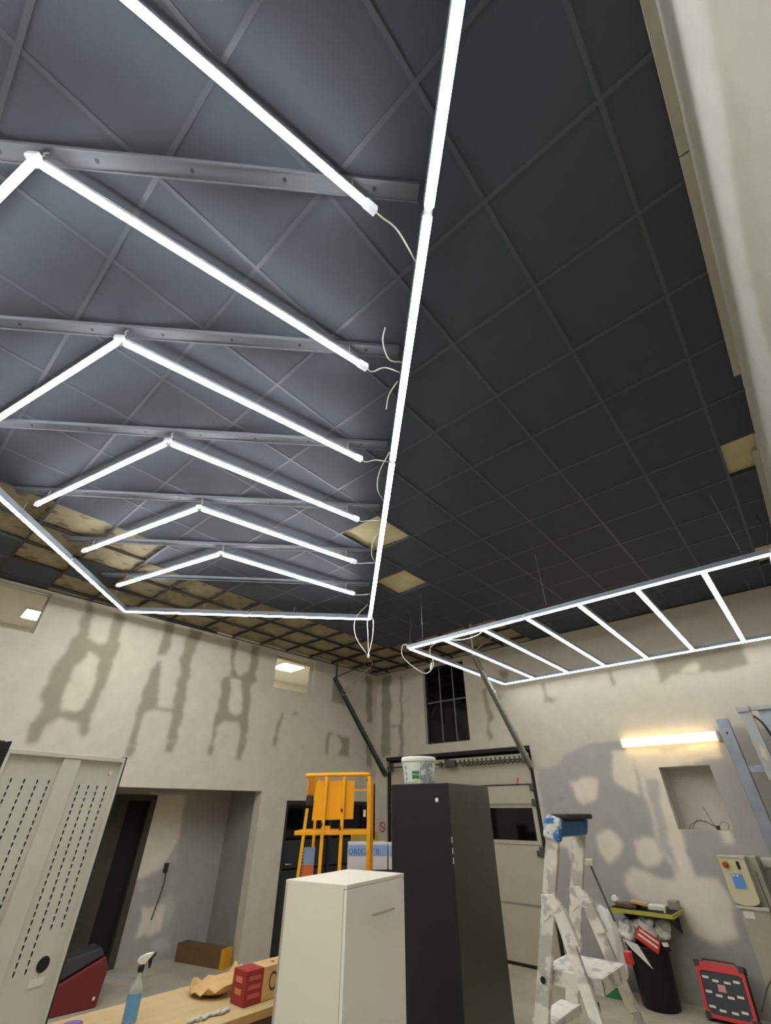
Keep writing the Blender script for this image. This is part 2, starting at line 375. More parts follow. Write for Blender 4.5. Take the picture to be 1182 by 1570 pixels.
def painted_wall(name, u0, u1, z0, z1, holes, polys, to3, thick, base='base', step=.025, seed=1, m='wallpaint'):
    """dense wall sheet with real openings; the room side carries the colour, reveals go back by 'thick'"""
    us = set(np.linspace(u0, u1, int((u1-u0)/step)+1).round(4)); zs = set(np.linspace(z0, z1, int((z1-z0)/step)+1).round(4))
    for a, b, c, d in holes: us |= {a, b}; zs |= {c, d}
    us = np.array(sorted(us)); zs = np.array(sorted(zs)); nu, nz = len(us), len(zs)
    U, Z = np.meshgrid(us, zs, indexing='ij')
    lin = lambda k: np.array(srgb(*PAL[k])[:3])
    col = np.tile(lin(base), (nu, nz, 1))
    wu, wz = warp(U, Z, .035, seed)
    for key, pts in polys:
        mk = inside(pts, wu, wz).astype(float)
        for _ in range(2):
            p = np.pad(mk, 1, mode='edge'); mk = (p[:-2, 1:-1]+p[2:, 1:-1]+p[1:-1, :-2]+p[1:-1, 2:]+2*p[1:-1, 1:-1])/6
        col = col*(1-mk[..., None])+lin(key)*mk[..., None]
    P = [to3(float(u), float(z), 0) for u, z in zip(U.ravel(), Z.ravel())]
    mb = MB(); mb.v = [tuple(p) for p in P]
    uc = (us[:-1]+us[1:])/2; zc = (zs[:-1]+zs[1:])/2
    for i in range(nu-1):
        for j in range(nz-1):
            if any(a < uc[i] < b and c < zc[j] < d for a, b, c, d in holes): continue
            mb.f.append((i*nz+j, (i+1)*nz+j, (i+1)*nz+j+1, i*nz+j+1))
    cols = col.reshape(-1, 3).tolist(); bc = lin(base).tolist()
    def quad(q):
        mb.add([to3(*p) for p in q], [(0, 1, 2, 3)]); cols.extend([bc]*4)
    t = -thick
    for a, b, c, d in holes:
        quad([(a, c, 0), (a, d, 0), (a, d, t), (a, c, t)]); quad([(b, c, 0), (b, c, t), (b, d, t), (b, d, 0)])
        quad([(a, d, 0), (b, d, 0), (b, d, t), (a, d, t)])
        if c > z0+.01: quad([(a, c, 0), (a, c, t), (b, c, t), (b, c, 0)])
    # back skin and edges give the wall its thickness
    cuts = sorted({u0, u1, *[h[0] for h in holes], *[h[1] for h in holes]}); zcut = sorted({z0, z1, *[h[2] for h in holes], *[h[3] for h in holes]})
    for i in range(len(cuts)-1):
        for j in range(len(zcut)-1):
            a, b, c, d = cuts[i], cuts[i+1], zcut[j], zcut[j+1]
            if any(h[0] <= a and b <= h[1] and h[2] <= c and d <= h[3] for h in holes): continue
            quad([(a, c, t), (a, d, t), (b, d, t), (b, c, t)])
    quad([(u0, z1, 0), (u1, z1, 0), (u1, z1, t), (u0, z1, t)]); quad([(u0, z0, 0), (u0, z1, 0), (u0, z1, t), (u0, z0, t)]); quad([(u1, z0, 0), (u1, z0, t), (u1, z1, t), (u1, z1, 0)])
    o = mb.build(name, m, origin=(0, 0, 0))
    at = o.data.color_attributes.new('Col', 'FLOAT_COLOR', 'POINT')
    at.data.foreach_set('color', np.c_[np.array(cols), np.ones(len(cols))].astype(np.float32).ravel())
    return struct(o)

TOPW = 4.66
LEN_L = (YB-YF)/math.cos(TH)
ALC = (2.72, 5.3, 0.0, 2.11); WIN_A = (1.85, 2.80, 3.79, 4.46); WIN_B = (6.73, 7.75, 3.86, 4.46); DOOR_L = (0.10, 2.19, 0.0, 1.985)
wall_left = painted_wall('wall_left', 0.0, LEN_L, 0.0, TOPW, [ALC, WIN_A, WIN_B, DOOR_L], POLY_LEFT, lambda s, z, n: LW(s, z, n), .2, seed=3)
GAR = (-6.88, -3.62, 0.0, 2.73); WIN_C = (-5.82, -4.78, 2.93, 4.42); NICHE = (-1.735, -1.115, 1.64, 2.35)
wall_back = painted_wall('wall_back', CX-.2, XR+.2, 0.0, TOPW, [GAR, WIN_C, NICHE], POLY_BACK, lambda x, z, n: Vector((x, YB-n, z)), .22, seed=5)
# wall right beside the camera, with its skim-coat band
PAL['band'] = (194, 193, 184); PAL['rbase'] = (166, 163, 150)
RB = [('band', [(.3, 4.7), (.3, 3.95), (1.1, 4.02), (1.7, 4.05), (2.4, 3.98), (2.75, 3.86), (3.3, 3.6), (4.2, 3.3), (8, 2.9), (8, 4.7)])]
wall_right = painted_wall('wall_right', YF, YB, 0.0, TOPW, [], RB, lambda y, z, n: Vector((XR-n, y, z)), .2, base='rbase', step=.04, seed=9)
mb = MB().box((wall_x(YF)-.3, YF-.2, 0), (XR+.2, YF, TOPW)); struct(mb.build('wall_front', 'wallplain'))
# floor
mb = MB().box((-9.6, YF-.2, -.15), (XR+.25, YB+1.3, 0)); floor = struct(mb.build('floor', 'concrete', origin=(0, 0, 0)))
# recess behind the niche
mb = MB(); nx0, nx1, nz0, nz1 = NICHE; ya, yb_ = YB+.2, YB+.45
mb.box((nx0-.03, yb_, nz0-.03), (nx1+.03, yb_+.03, nz1+.03)); mb.box((nx0-.03, ya, nz0-.03), (nx0, yb_, nz1+.03)); mb.box((nx1, ya, nz0-.03), (nx1+.03, yb_, nz1+.03))
mb.box((nx0, ya, nz0-.03), (nx1, yb_, nz0)); mb.box((nx0, ya, nz1), (nx1, yb_, nz1+.03)); mat('nichegrey', (214, 208, 198), .85, var=.04, scale=2); struct(mb.build('wall_niche', 'nichegrey'))

# ------------------------------------------------------------------ alcove behind the left wall
def AL(s, z, n): return LW(s, z, n-1.2)
alc_back = painted_wall('wall_alcove', 2.6, 6.0, 0.0, 2.25, [(3.98, 4.75, 0.0, 2.05)], POLY_ALCOVE, AL, .12, base='g', step=.025, seed=12)
q = [LW(2.62, 0, -1.2), LW(2.62, 0, -.2), LW(2.62, 2.25, -.2), LW(2.62, 2.25, -1.2)]
PAL['alc'] = (150, 147, 140)
mat('alcgrey', (150, 148, 142), .85, var=.08, scale=2, bump=.1)
struct(MB().prism(q, SD*.1*-1).build('wall_alcove_right', 'alcgrey'))
q = [LW(5.45, 0, -1.2), LW(5.45, 0, -.2), LW(5.45, 2.25, -.2), LW(5.45, 2.25, -1.2)]
struct(MB().prism(q, SD*.1).build('wall_alcove_left', 'alcgrey'))
q = [LW(2.5, 2.14, -1.35), LW(5.6, 2.14, -1.35), LW(5.6, 2.14, -.2), LW(2.5, 2.14, -.2)]
struct(MB().prism(q, (0, 0, .1)).build('ceiling_alcove', 'wallplain'))
# dark door frame and shut dark leaf in the alcove's rear wall
d = thing('door_1', '', '', LW(4.36, 0, -1.2)); del d['label'], d['category']; struct(d)
mb = MB()
for a, b in ((3.98, 4.08), (4.65, 4.75)): mb.prism([AL(a, 0, .02), AL(b, 0, .02), AL(b, 2.05, .02), AL(a, 2.05, .02)], NN*-.14)
mb.prism([AL(3.98, 1.97, .02), AL(4.75, 1.97, .02), AL(4.75, 2.05, .02), AL(3.98, 2.05, .02)], NN*-.14)
mat('darkolive', (66, 64, 54), .6, var=.15, scale=4)
mb.build('door_frame', 'darkolive', d, bevel=.004)
MB().prism([AL(4.08, .01, -.08), AL(4.38, .01, -.08), AL(4.38, 1.97, -.08), AL(4.08, 1.97, -.08)], NN*-.04).build('door_leaf', 'blackmatte', d)
MB().prism([AL(4.39, .01, -.06), AL(4.65, .01, -.06), AL(4.65, 1.97, -.06), AL(4.39, 1.97, -.06)], NN*-.04).build('door_leaf', 'darkolive', d)  # dark slab added in place of the alcove's shaded left side

# ------------------------------------------------------------------ upper annex rooms seen through the small windows
mb = MB()
def quadw(pts): mb.add(pts, [(0, 1, 2, 3)])
ZA0, ZA1, NA = 3.1, 4.9, -3.6
for s0, s1 in ((-1.6, 4.6), (4.7, 10.2)):
    quadw([LW(s0, ZA0, -.21), LW(s1, ZA0, -.21), LW(s1, ZA0, NA), LW(s0, ZA0, NA)])
    quadw([LW(s0, ZA1, -.21), LW(s0, ZA1, NA), LW(s1, ZA1, NA), LW(s1, ZA1, -.21)])
    quadw([LW(s0, ZA0, NA), LW(s1, ZA0, NA), LW(s1, ZA1, NA), LW(s0, ZA1, NA)])
    quadw([LW(s0, ZA0, -.21), LW(s0, ZA0, NA), LW(s0, ZA1, NA), LW(s0, ZA1, -.21)])
    quadw([LW(s1, ZA0, -.21), LW(s1, ZA1, -.21), LW(s1, ZA1, NA), LW(s1, ZA0, NA)])
struct(mb.build('wall_annex', 'annexwhite'))
mat('frameputty', (190, 186, 172), .6)
for nm, H in (('window_1', WIN_A), ('window_2', WIN_B)):
    a, b, c, dd = H; f = .02
    w = thing(nm, '', '', LW((a+b)/2, c, -.1)); del w['label'], w['category']; struct(w)
    mb = MB()
    for p, q_, r, t in ((a, a+f, c, dd), (b-f, b, c, dd), (a+f, b-f, c, c+f), (a+f, b-f, dd-f, dd)):
        mb.prism([LW(p, r, -.08), LW(q_, r, -.08), LW(q_, t, -.08), LW(p, t, -.08)], NN*-.06)
    mb.build('window_frame', 'frameputty', w)
def panel_light(cx, cy, hx, hy, label):
    t = thing('ceiling_panel_light', label, 'ceiling light', (cx, cy, ZA1-.03), 'panel lights in the upper rooms')
    R = [SD*hy, NN*hx]
    MB().obox((cx, cy, ZA1-.012), SD*(hy+.02), NN*(hx+.02), (0, 0, .012)).build('panel_frame', 'whitelam', t)
    MB().obox((cx, cy, ZA1-.027), SD*hy, NN*hx, (0, 0, .003)).build('diffuser', 'panel', t)
panel_light(-9.42, 6.86, .3, .3, 'square lit ceiling panel seen through the small window near the room corner')
panel_light(-10.15, 1.40, .27, .15, 'lit ceiling panel seen through the small window at the left edge')

# ------------------------------------------------------------------ dark glazed door in the left wall
d = thing('door_2', '', '', LW(1.15, 0, -.1)); del d['label'], d['category']; struct(d)
a, b, c, dd = DOOR_L
mb = MB()
def lwbox(mb, s0, s1, z0, z1, n0, n1): mb.prism([LW(s0, z0, n1), LW(s1, z0, n1), LW(s1, z1, n1), LW(s0, z1, n1)], NN*(n0-n1))
for s0, s1, z0, z1 in ((a, a+.06, 0, dd), (b-.06, b, 0, dd), (a+.06, b-.06, dd-.06, dd), (1.12, 1.18, 0, dd-.06)): lwbox(mb, s0, s1, z0, z1, -.12, -.02)
mb.build('door_frame', 'doorframe', d)
for s0, s1 in ((a+.06, 1.12), (1.18, b-.06)):
    mb = MB(); lwbox(mb, s0, s1, 0.02, 1.02, -.1, -.06); mb.build('door_panel', 'doorpanel', d, bevel=.006)
    mb = MB(); lwbox(mb, s0, s1, 1.04, 1.42, -.1, -.06); mb.build('door_panel', 'doorpanel', d, bevel=.006)
    mb = MB(); lwbox(mb, s0, s1, 1.44, dd-.06, -.09, -.07); mb.build('pane', 'darkglass', d)
mb = MB(); mb.tube([LW(2.06, 1.10, -.06), LW(2.06, 1.10, -.02), LW(1.95, 1.10, -.01)], .011); h = mb.build('door_handle', 'chrome', d, smooth=True)
mb = MB(); lwbox(mb, -.1, 2.3, 0, 2.2, -.36, -.33); struct(mb.build('wall_behind_door', 'blackmatte'))

# ------------------------------------------------------------------ tall dark window in the back wall
w = thing('window_3', '', '', (-5.3, YB+.1, 2.93)); del w['label'], w['category']; struct(w)
x0, x1, z0, z1 = WIN_C
mb = MB(); f = .035
for p, q_, r, t in ((x0, x0+f, z0, z1), (x1-f, x1, z0, z1), (x0+f, x1-f, z0, z0+f), (x0+f, x1-f, z1-f, z1)): mb.box((p, YB+.08, r), (q_, YB+.14, t))
mb.build('window_frame', 'doorframe', w)
xs = [x0+f, x0+.37, x0+.70, x1-f]; zs_ = [z0+f, z0+.78, z1-f]
for i in (1, 2): MB().box((xs[i]-.012, YB+.085, zs_[0]), (xs[i]+.012, YB+.125, zs_[2])).build('mullion', 'mullion', w)
MB().box((xs[0], YB+.09, zs_[1]-.012), (xs[3], YB+.12, zs_[1]+.012)).build('transom', 'mullion', w)
for i in range(3):
    for j in range(2): MB().box((xs[i]+.012, YB+.100, zs_[j]+.012), (xs[i+1]-.012, YB+.106, zs_[j+1]-.012)).build('pane', 'darkglass', w)
struct(MB().box((-7.2, YB+1.1, -.1), (-3.2, YB+1.15, 4.8)).build('night_backdrop', 'blackmatte'))  # black board added to stand for the dark night behind the openings

# ------------------------------------------------------------------ sectional garage door
g = thing('door_3', '', '', (-5.25, YB+.1, 0)); del g['label'], g['category']; struct(g)
GX0, GX1 = -6.80, -3.70
yd = YB+.05
def gpanel(x0, x1, z0, z1, m='garage', nm='door_section'):
    return MB().box((x0, yd, z0+.006), (x1, yd+.045, z1-.006)).build(nm, m, g, bevel=.006)
WX0 = -4.70                                # wicket door inside the big leaf
gpanel(GX0, GX1, 2.20, 2.66); gpanel(GX0, GX1, 1.93, 2.20)
for z0, z1 in ((0.03, .68), (.68, 1.40), (1.40, 1.93)): gpanel(GX0, WX0-.06, z0, z1)
gpanel(WX0, GX1, .03, .68); gpanel(WX0, GX1, .68, 1.40)
# the glazed section of the wicket door
mb = MB(); z0, z1 = 1.40, 1.90
for p, q_, r, t in ((WX0, WX0+.07, z0, z1), (GX1-.07, GX1, z0, z1), (WX0+.07, GX1-.07, z0, z0+.05), (WX0+.07, GX1-.07, z1-.02, z1)): mb.box((p, yd-.01, r), (q_, yd+.045, t))
mb.build('sash', 'garage', g); MB().box((WX0+.07, yd+.02, z0+.05), (GX1-.07, yd+.026, z1-.02)).build('pane', 'darkglass', g)
MB().box((WX0+.05, yd+.05, 1.35), (GX1-.05, yd+.07, 1.92)).build('backing_board', 'blackmatte', g)
MB().box((GX0, yd-.012, 1.90), (GX1, yd+.0, 1.935)).build('section_rail', 'garagegrey', g)
MB().box((GX0, yd-.010, 2.195), (GX1, yd+.0, 2.212)).build('section_rail', 'seal', g)
MB().box((WX0, yd-.006, .672), (GX1, yd+.0, .688)).build('section_rail', 'garagegrey', g)
MB().box((WX0-.06, yd+.045, .0), (WX0, yd+.06, 1.93)).build('gap_seal', 'seal', g)
MB().box((GX0-.08, yd+.07, .0), (GX1+.08, yd+.10, 2.73)).build('gap_seal', 'blackmatte', g)
MB().box((GX0, yd, .0), (GX1, yd+.04, .034)).build('bottom_seal', 'seal', g)
for x in (GX0-.06, GX1+.01): MB().box((x, yd-.03, 0), (x+.05, yd+.03, 2.5)).build('door_track', 'seal', g, bevel=.004)
for z in (1.33, 1.95, 2.16): MB().box((GX1-.05, yd-.05, z-.05), (GX1+.03, yd+.0, z+.05)).build('roller_bracket', 'spring', g, bevel=.01)
lab(MB().obox((-3.74, yd-.03, 1.30), (.055, 0, 0), (0, .03, 0), (0, 0, .035)).build('handle', 'track', g, bevel=.012), 'grey latch handle of the wicket door')
# shaft and torsion spring
mb = MB(); mb.tube([(-6.75, YB-.10, 2.56), (-3.66, YB-.10, 2.56)], .014); mb.build('torsion_shaft', 'spring', g, smooth=True)
pts = []
for k in range(14*12+1):
    a = 2*math.pi*k/12; pts.append((-5.0+1.28*k/(14*12), YB-.10+.045*math.cos(a), 2.56+.045*math.sin(a)))
MB().tube(pts, .014, seg=6).build('torsion_spring', 'spring', g, smooth=True)
MB().obox((-5.18, YB-.10, 2.56), (.10, 0, 0), (0, .05, 0), (0, 0, .055)).build('shaft_coupling', 'spring', g, bevel=.015)
MB().obox((-5.42, YB-.10, 2.555), (.03, 0, 0), (0, .035, 0), (0, 0, .045)).build('shaft_coupling', 'spring', g, bevel=.012)
for x in (-6.7, -5.3, -3.72): MB().box((x-.02, YB-.12, 2.50), (x+.02, YB-.005, 2.64)).build('shaft_bracket', 'track', g)
MB().box((GAR[0], YB-.015, 2.70), (GAR[1], YB+.06, 2.76)).build('lintel_strip', 'seal', g)
lab(MB().prism([(-3.99, yd-.004, 2.22), (-3.96, yd-.004, 2.21), (-3.93, yd-.004, 2.28), (-3.94, yd-.004, 2.31), (-3.97, yd-.004, 2.28)], (0, .003, 0)).build('paint_mark', 'orange', g), 'small orange red mark on the top section')
# steep ceiling tracks of the door
def high_track(x, zt, m, label):
    t = thing('garage_door_track', label, 'door track', (x, YB-.05, 2.55), 'sloping tracks of the garage door')
    y0, z0 = YB-.06, 2.42; y1 = y0-(zt-z0)*.97
    mb = MB()
    for dx in (-.035, .035): mb.bar((x+dx, y0, z0), (x+dx, y1, zt), .012, .06, upv=(0, .7, .7))
    mb.bar((x, y0+.0, z0+.02), (x, y1, zt+.02), .07, .012, upv=(0, .7, .7)); mb.build('track', m, t)
    mb = MB(); mb.bar((x, y1+.05, zt-.05), (x, y1+.05, CEIL-.005), .03, .03); mb.build('hanger', m, t)
    mb = MB(); mb.bar((x-.02, y1, zt), (x+.15, y1+.75, CEIL-.02), .025, .025); mb.build('brace', m, t)
    for k in range(5):
        f_ = .12+.18*k; p = Vector((x, y0+(y1-y0)*f_, z0+(zt-z0)*f_)); MB().obox(p+Vector((.045, 0, 0)), (.008, 0, 0), (0, .03, .0), (0, 0, .03)).build('splice_plate', m, t)
    return t
high_track(-6.84, 4.08, 'track', 'dark steel door track sloping up beside the room corner')
high_track(-3.62, 3.98, 'trackpale', 'pale steel door track sloping up to the right of the dark window')

# ------------------------------------------------------------------ suspended ceiling
GX, GY, TS = -2.006, 2.826, .6
ceiling = struct(MB().box((-8.3, YF-.1, CEIL+.16), (XR+.1, YB+.1, CEIL+.24)).build('ceiling', 'slabdeck', origin=(0, 0, 0)))
open_cells = set()
for i in range(-10, 5):
    for j in range(-11, 9):
        if i <= -7 and j >= -4: open_cells.add((i, j))
        if j >= 6 and i <= -3: open_cells.add((i, j))
open_cells |= {(-2, 0), (-3, 2), (4, 2), (4, 6), (-6, -4), (-6, -3), (-7, -5), (-6, -5)}
open_cells -= {(-8, -3), (-9, -4), (-10, -4)}
full_tile = None; batts = {}
def tile_mesh(x0, x1, y0, y1, ox, oy):
    z = CEIL+.004; pts = []
    for x, y in ((x0, y0), (x1, y0), (x1, y1), (x0, y1)): pts.append((min(max(x, wall_x(y)+.004), XR-.004), min(max(y, YF+.004), YB-.004)))
    return [(p[0]-ox, p[1]-oy, 0) for p in pts]
insul_var = []
def insul_mesh(seed, w, h):
    rs = np.random.RandomState(seed); n = 8; vs = []; fs = []
    K = rs.randn(6, 2)*9; ph = rs.rand(6)*6.28
    for a in range(n+1):
        for b in range(n+1):
            x = w*a/n; y = h*b/n; d = sum(math.sin(K[k, 0]*x+K[k, 1]*y+ph[k]) for k in range(6))/6
            vs.append((x, y, .035+.022*d))
    for a in range(n):
        for b in range(n): fs.append((a*(n+1)+b, a*(n+1)+b+1, (a+1)*(n+1)+b+1, (a+1)*(n+1)+b))
    me = bpy.data.meshes.new('insulation_batt'); me.from_pydata(vs, [], fs); me.update()
    for p in me.polygons: p.use_smooth = True
    return me
mesh_full = None; insul_cache = {}
for i in range(-10, 5):
    for j in range(-11, 9):
        x0, x1 = GX+TS*i, GX+TS*(i+1); y0, y1 = GY+TS*j, GY+TS*(j+1)
        y0c, y1c = max(y0, YF), min(y1, YB); x1c = min(x1, XR)
        if y1c-y0c < .03 or x1c-x0 < .03: continue
        if max(wall_x(y0c), wall_x(y1c)) > x1-.05: continue
        g_ = .004
        if (i, j) in open_cells:
            xa = max(x0, max(wall_x(y0c), wall_x(y1c))); w_, h_ = x1c-xa, y1c-y0c
            key = (round(w_, 2), round(h_, 2), (i*7+j*3) % 4)
            if key not in insul_cache:
                me = insul_mesh(hash(key) % 1000, w_, h_); me.materials.append(MATS['insulation']); insul_cache[key] = me
            me = insul_cache[key]
            if (i, j) in ((-2, 0), (-3, 2), (4, 2), (4, 6)):
                me = insul_mesh(i*13+j+50, w_, h_); me.materials.append(MATS['insulation_y'])
            o = bpy.data.objects.new('insulation_batt', me); COL.objects.link(o); o.parent = ceiling; o.location = (xa, y0c, CEIL+.01)
            continue
        is_full = x0 >= wall_x(y0c)+.01 and x1 <= XR and y0 >= YF and y1 <= YB
        if is_full and mesh_full:
            me = mesh_full
        else:
            pts = tile_mesh(x0+g_, x1-g_, y0+g_, y1-g_, x0, y0)
            mbt = MB().prism(pts, (0, 0, .015)); me = bpy.data.meshes.new('ceiling_tile'); me.from_pydata(mbt.v, [], mbt.f); me.update(); me.materials.append(MATS['tile'])
            if is_full: mesh_full = me
        o = bpy.data.objects.new('ceiling_tile', me); COL.objects.link(o); o.parent = ceiling; o.location = (x0, y0, CEIL+.004)
# grid bars: painted dark over the tiles, bare along the stripped walls
def runner(name, p0, p1, m):
    mb = MB(); p0, p1 = Vector(p0), Vector(p1); a = (p1-p0).normalized(); s_ = Vector((-a.y, a.x, 0))
    mid = (p0+p1)/2; L_ = (p1-p0).length/2
    mb.obox(mid+Vector((0, 0, .002)), a*L_, s_*.012, (0, 0, .002)); mb.obox(mid+Vector((0, 0, .022)), a*L_, s_*.003, (0, 0, .018))
    mb.build(name, m, ceiling, origin=(0, 0, 0))
for i in range(-9, 5):
    x = GX+TS*i
    yw = min(YB, CY+(x-CX)/.055) if x < CX else YB
    if i <= -6: 
        yb = GY-TS*4
        if x > wall_x(YF): runner('main_runner', (x, YF, CEIL), (x, min(yb, yw), CEIL), 'runner')
        if yw > yb: runner('main_runner', (x, max(yb, YF), CEIL), (x, yw-.02, CEIL), 'runner_raw')
    elif i <= -2:
        yb = GY+TS*6; runner('main_runner', (x, YF, CEIL), (x, yb, CEIL), 'runner'); runner('main_runner', (x, yb, CEIL), (x, YB, CEIL), 'runner_raw')
    else: runner('main_runner', (x, YF, CEIL), (x, YB, CEIL), 'runner')
for j in range(-10, 9):
    y = GY+TS*j; xw = wall_x(y)+.01
    xb = GX-TS*6 if j < 7 else GX-TS*2
    if j < -4: runner('cross_runner', (xw, y, CEIL-.001), (XR, y, CEIL-.001), 'runner')
    else:
        runner('cross_runner', (xw, y, CEIL-.001), (xb, y, CEIL-.001), 'runner_raw'); runner('cross_runner', (xb, y, CEIL-.001), (XR, y, CEIL-.001), 'runner')
# pale edge trim of the ceiling along the right wall, with a gap
tr = struct(MB().box((XR-.045, YF, CEIL-.012), (XR-.001, 1.49, CEIL-.002)).build('trim_1', 'trimgreen'))
struct(MB().box((XR-.045, 1.50, CEIL-.012), (XR-.001, 3.22, CEIL-.002)).build('trim_2', 'trimgreen'))
struct(MB().box((XR-.05, 4.30, CEIL-.012), (XR-.001, 6.0, CEIL-.002)).build('trim_3', 'trimgreen'))
# angle bead where walls meet the ceiling
mb = MB().box((CX, YB-.02, CEIL-.012), (XR, YB-.001, CEIL-.002)); struct(mb.build('trim_4', 'runner_raw'))
mb = MB().bar(LW(0, CEIL-.007, .012), LW(LEN_L, CEIL-.007, .012), .022, .01); struct(mb.build('trim_5', 'runner_raw'))

# ------------------------------------------------------------------ LED tubes
def led(p0, p1, parent, hw=.030, hh=.025, r=.018, m='housing_small', gap=.0, arc=None, em='led'):
    p0, p1 = Vector(p0), Vector(p1); a = (p1-p0).normalized(); p0 = p0+a*gap; p1 = p1-a*gap
    s_ = Vector((-a.y, a.x, 0)); n = 8
    prof = [(-r*.80, .010), (-r, 0.0)]+[(-r*math.cos(math.pi*k/n), -r*math.sin(math.pi*k/n)) for k in range(1, n)]+[(r, 0), (r*.80, .010)]
    if arc:      # deep channel: only the lower part of the lens shows
        prof = [(r*math.sin(-arc+2*arc*k/n), -r*math.cos(-arc+2*arc*k/n)) for k in range(n+1)]
    vs = []; N_ = len(prof)
    for p in (p0, p1): vs += [p+s_*u+Vector((0, 0, v)) for u, v in prof]
    fs = [(k, k+1, N_+k+1, N_+k) for k in range(N_-1)]+[(N_-1, 0, N_, 2*N_-1)]+[tuple(range(N_))[::-1], tuple(range(N_, 2*N_))]
    t = MB().add(vs, fs).build('led_tube', em, parent)
    z0_ = -r*math.cos(arc)+.001 if arc else .010
    mb = MB(); mb.obox((p0+p1)/2+Vector((0, 0, z0_+hh/2)), (p1-p0)/2, s_*(hw/2), (0, 0, hh/2)); mb.build('housing', m, t)
    return t
def connector(p, a, parent, l=.05, nm='connector'):
    a = Vector(a).normalized(); s_ = Vector((-a.y, a.x, 0))
    return MB().obox(Vector(p)+Vector((0, 0, .004)), a*l, s_*.021, (0, 0, .024)).build(nm, 'clearplastic', parent, bevel=.006)
ZL = 2.5+CAM_H
AA = math.radians(43.9)
U = Vector((-math.cos(AA), math.sin(AA), 0)); V = Vector((math.sin(AA), math.cos(AA), 0))
C0 = Vector((-4.50, 4.73, ZL)); WID = 3.76; LON = 6.95
def HX(u, v): return C0-U*u-V*v       # u back from the far crossbar, v across from the long right bar
rt_ = thing('rectangular_light', 'long rectangular frame of white LED tubes around the chevrons', 'light frame', (C0.x, C0.y, ZL), 'LED light frames')
BIG = dict(hw=.052, hh=.065, r=.028, m='housing', arc=1.0, em='led_f')
cuts = [0, 1.62, 3.75, 5.65, LON]
for v in (0, WID):
    for k in range(4): led(HX(cuts[k], v), HX(cuts[k+1], v), rt_, gap=.02, **BIG)
    for k in (1, 2, 3): connector(HX(cuts[k], v), U, rt_, .03)
for u in (0, LON):
    led(HX(u, 0), HX(u, WID*.5), rt_, gap=.015, **BIG); led(HX(u, WID*.5), HX(u, WID), rt_, gap=.015, **BIG); connector(HX(u, WID*.5), V, rt_, .02)
    for v in (0, WID): connector(HX(u, v), U, rt_, .025, 'corner_connector')
for u, v in ((.4, 0), (2.6, 0), (4.7, 0), (6.4, 0), (.4, WID), (2.6, WID), (4.7, WID), (6.4, WID), (0, 1.2), (0, 2.6), (LON, 1.2), (LON, 2.6)):
    p = HX(u, v); MB().tube([p+Vector((0, 0, .07)), (p.x, p.y, CEIL-.002)], .003, seg=6).build('hanger', 'wirehook', rt_)
# metal strips on the ceiling and chevrons hung from them
TIP0, DU = 1.93, .942
names = ['chevron of LED tubes nearest the far crossbar of the long frame', 'second chevron of LED tubes from the far crossbar of the long frame', 'third chevron of LED tubes from the far crossbar of the long frame', 'fourth chevron of LED tubes from the far crossbar of the long frame', 'second largest looking chevron of LED tubes, its left arm cut by the picture edge at the top', 'closest LED chevron, only its right arm showing at the top edge']
names[4] = 'fifth chevron of LED tubes from the far crossbar, tip near the upper left'
slab = ['first', 'second', 'third', 'fourth', 'fifth', 'sixth', 'seventh']
cablex = []
for k in range(6):
    ut = TIP0+DU*k; tip = HX(ut, WID/2)
    t = thing('led_chevron', names[k], 'chevron light', tip, 'chevrons of LED tubes')
    ends = []
    for sg in (1, -1):
        end = HX(ut-.985 if False else ut-1.0, WID/2-sg*1.585); ends.append(end)
        led(tip, end, t, gap=.03)
        a = (end-tip).normalized(); connector(end, a, t, .035, 'end_cap')
        b = end-a*.12; s = .02
        MB().tube([b+Vector((0, 0, .03)), b+Vector((.01*sg, 0, .08)), (b.x, b.y, CEIL-.002)], .003, seg=6).build('hanger', 'wirehook', t)
    MB().obox(tip+Vector((0, 0, .006)), U*.03, V*.03, (0, 0, .022)).build('tip_connector', 'clearplastic', t, bevel=.008)
    MB().tube([tip+Vector((0, 0, .02)), tip+Vector((.012, .01, .07)), tip+Vector((.0, .0, .10)), (tip.x+.01, tip.y+.02, CEIL-.002)], .004, seg=6, samples=4).build('hanger', 'wirehook', t, smooth=True)
    e = ends[0]; a = (e-tip).normalized(); q0 = e+a*.03
    # power lead from the right end to the long bar
    side = HX(ut-1.0-.06-(.2 if k == 5 else 0), .02)
    mid = (q0+side)/2+Vector((0, 0, -.02))
    lead = MB().tube([q0, q0+a*.05, mid-U*.05, side+Vector((0, 0, .03))], .0045, seg=6, samples=6).build('power_lead', 'cable', t, smooth=True)
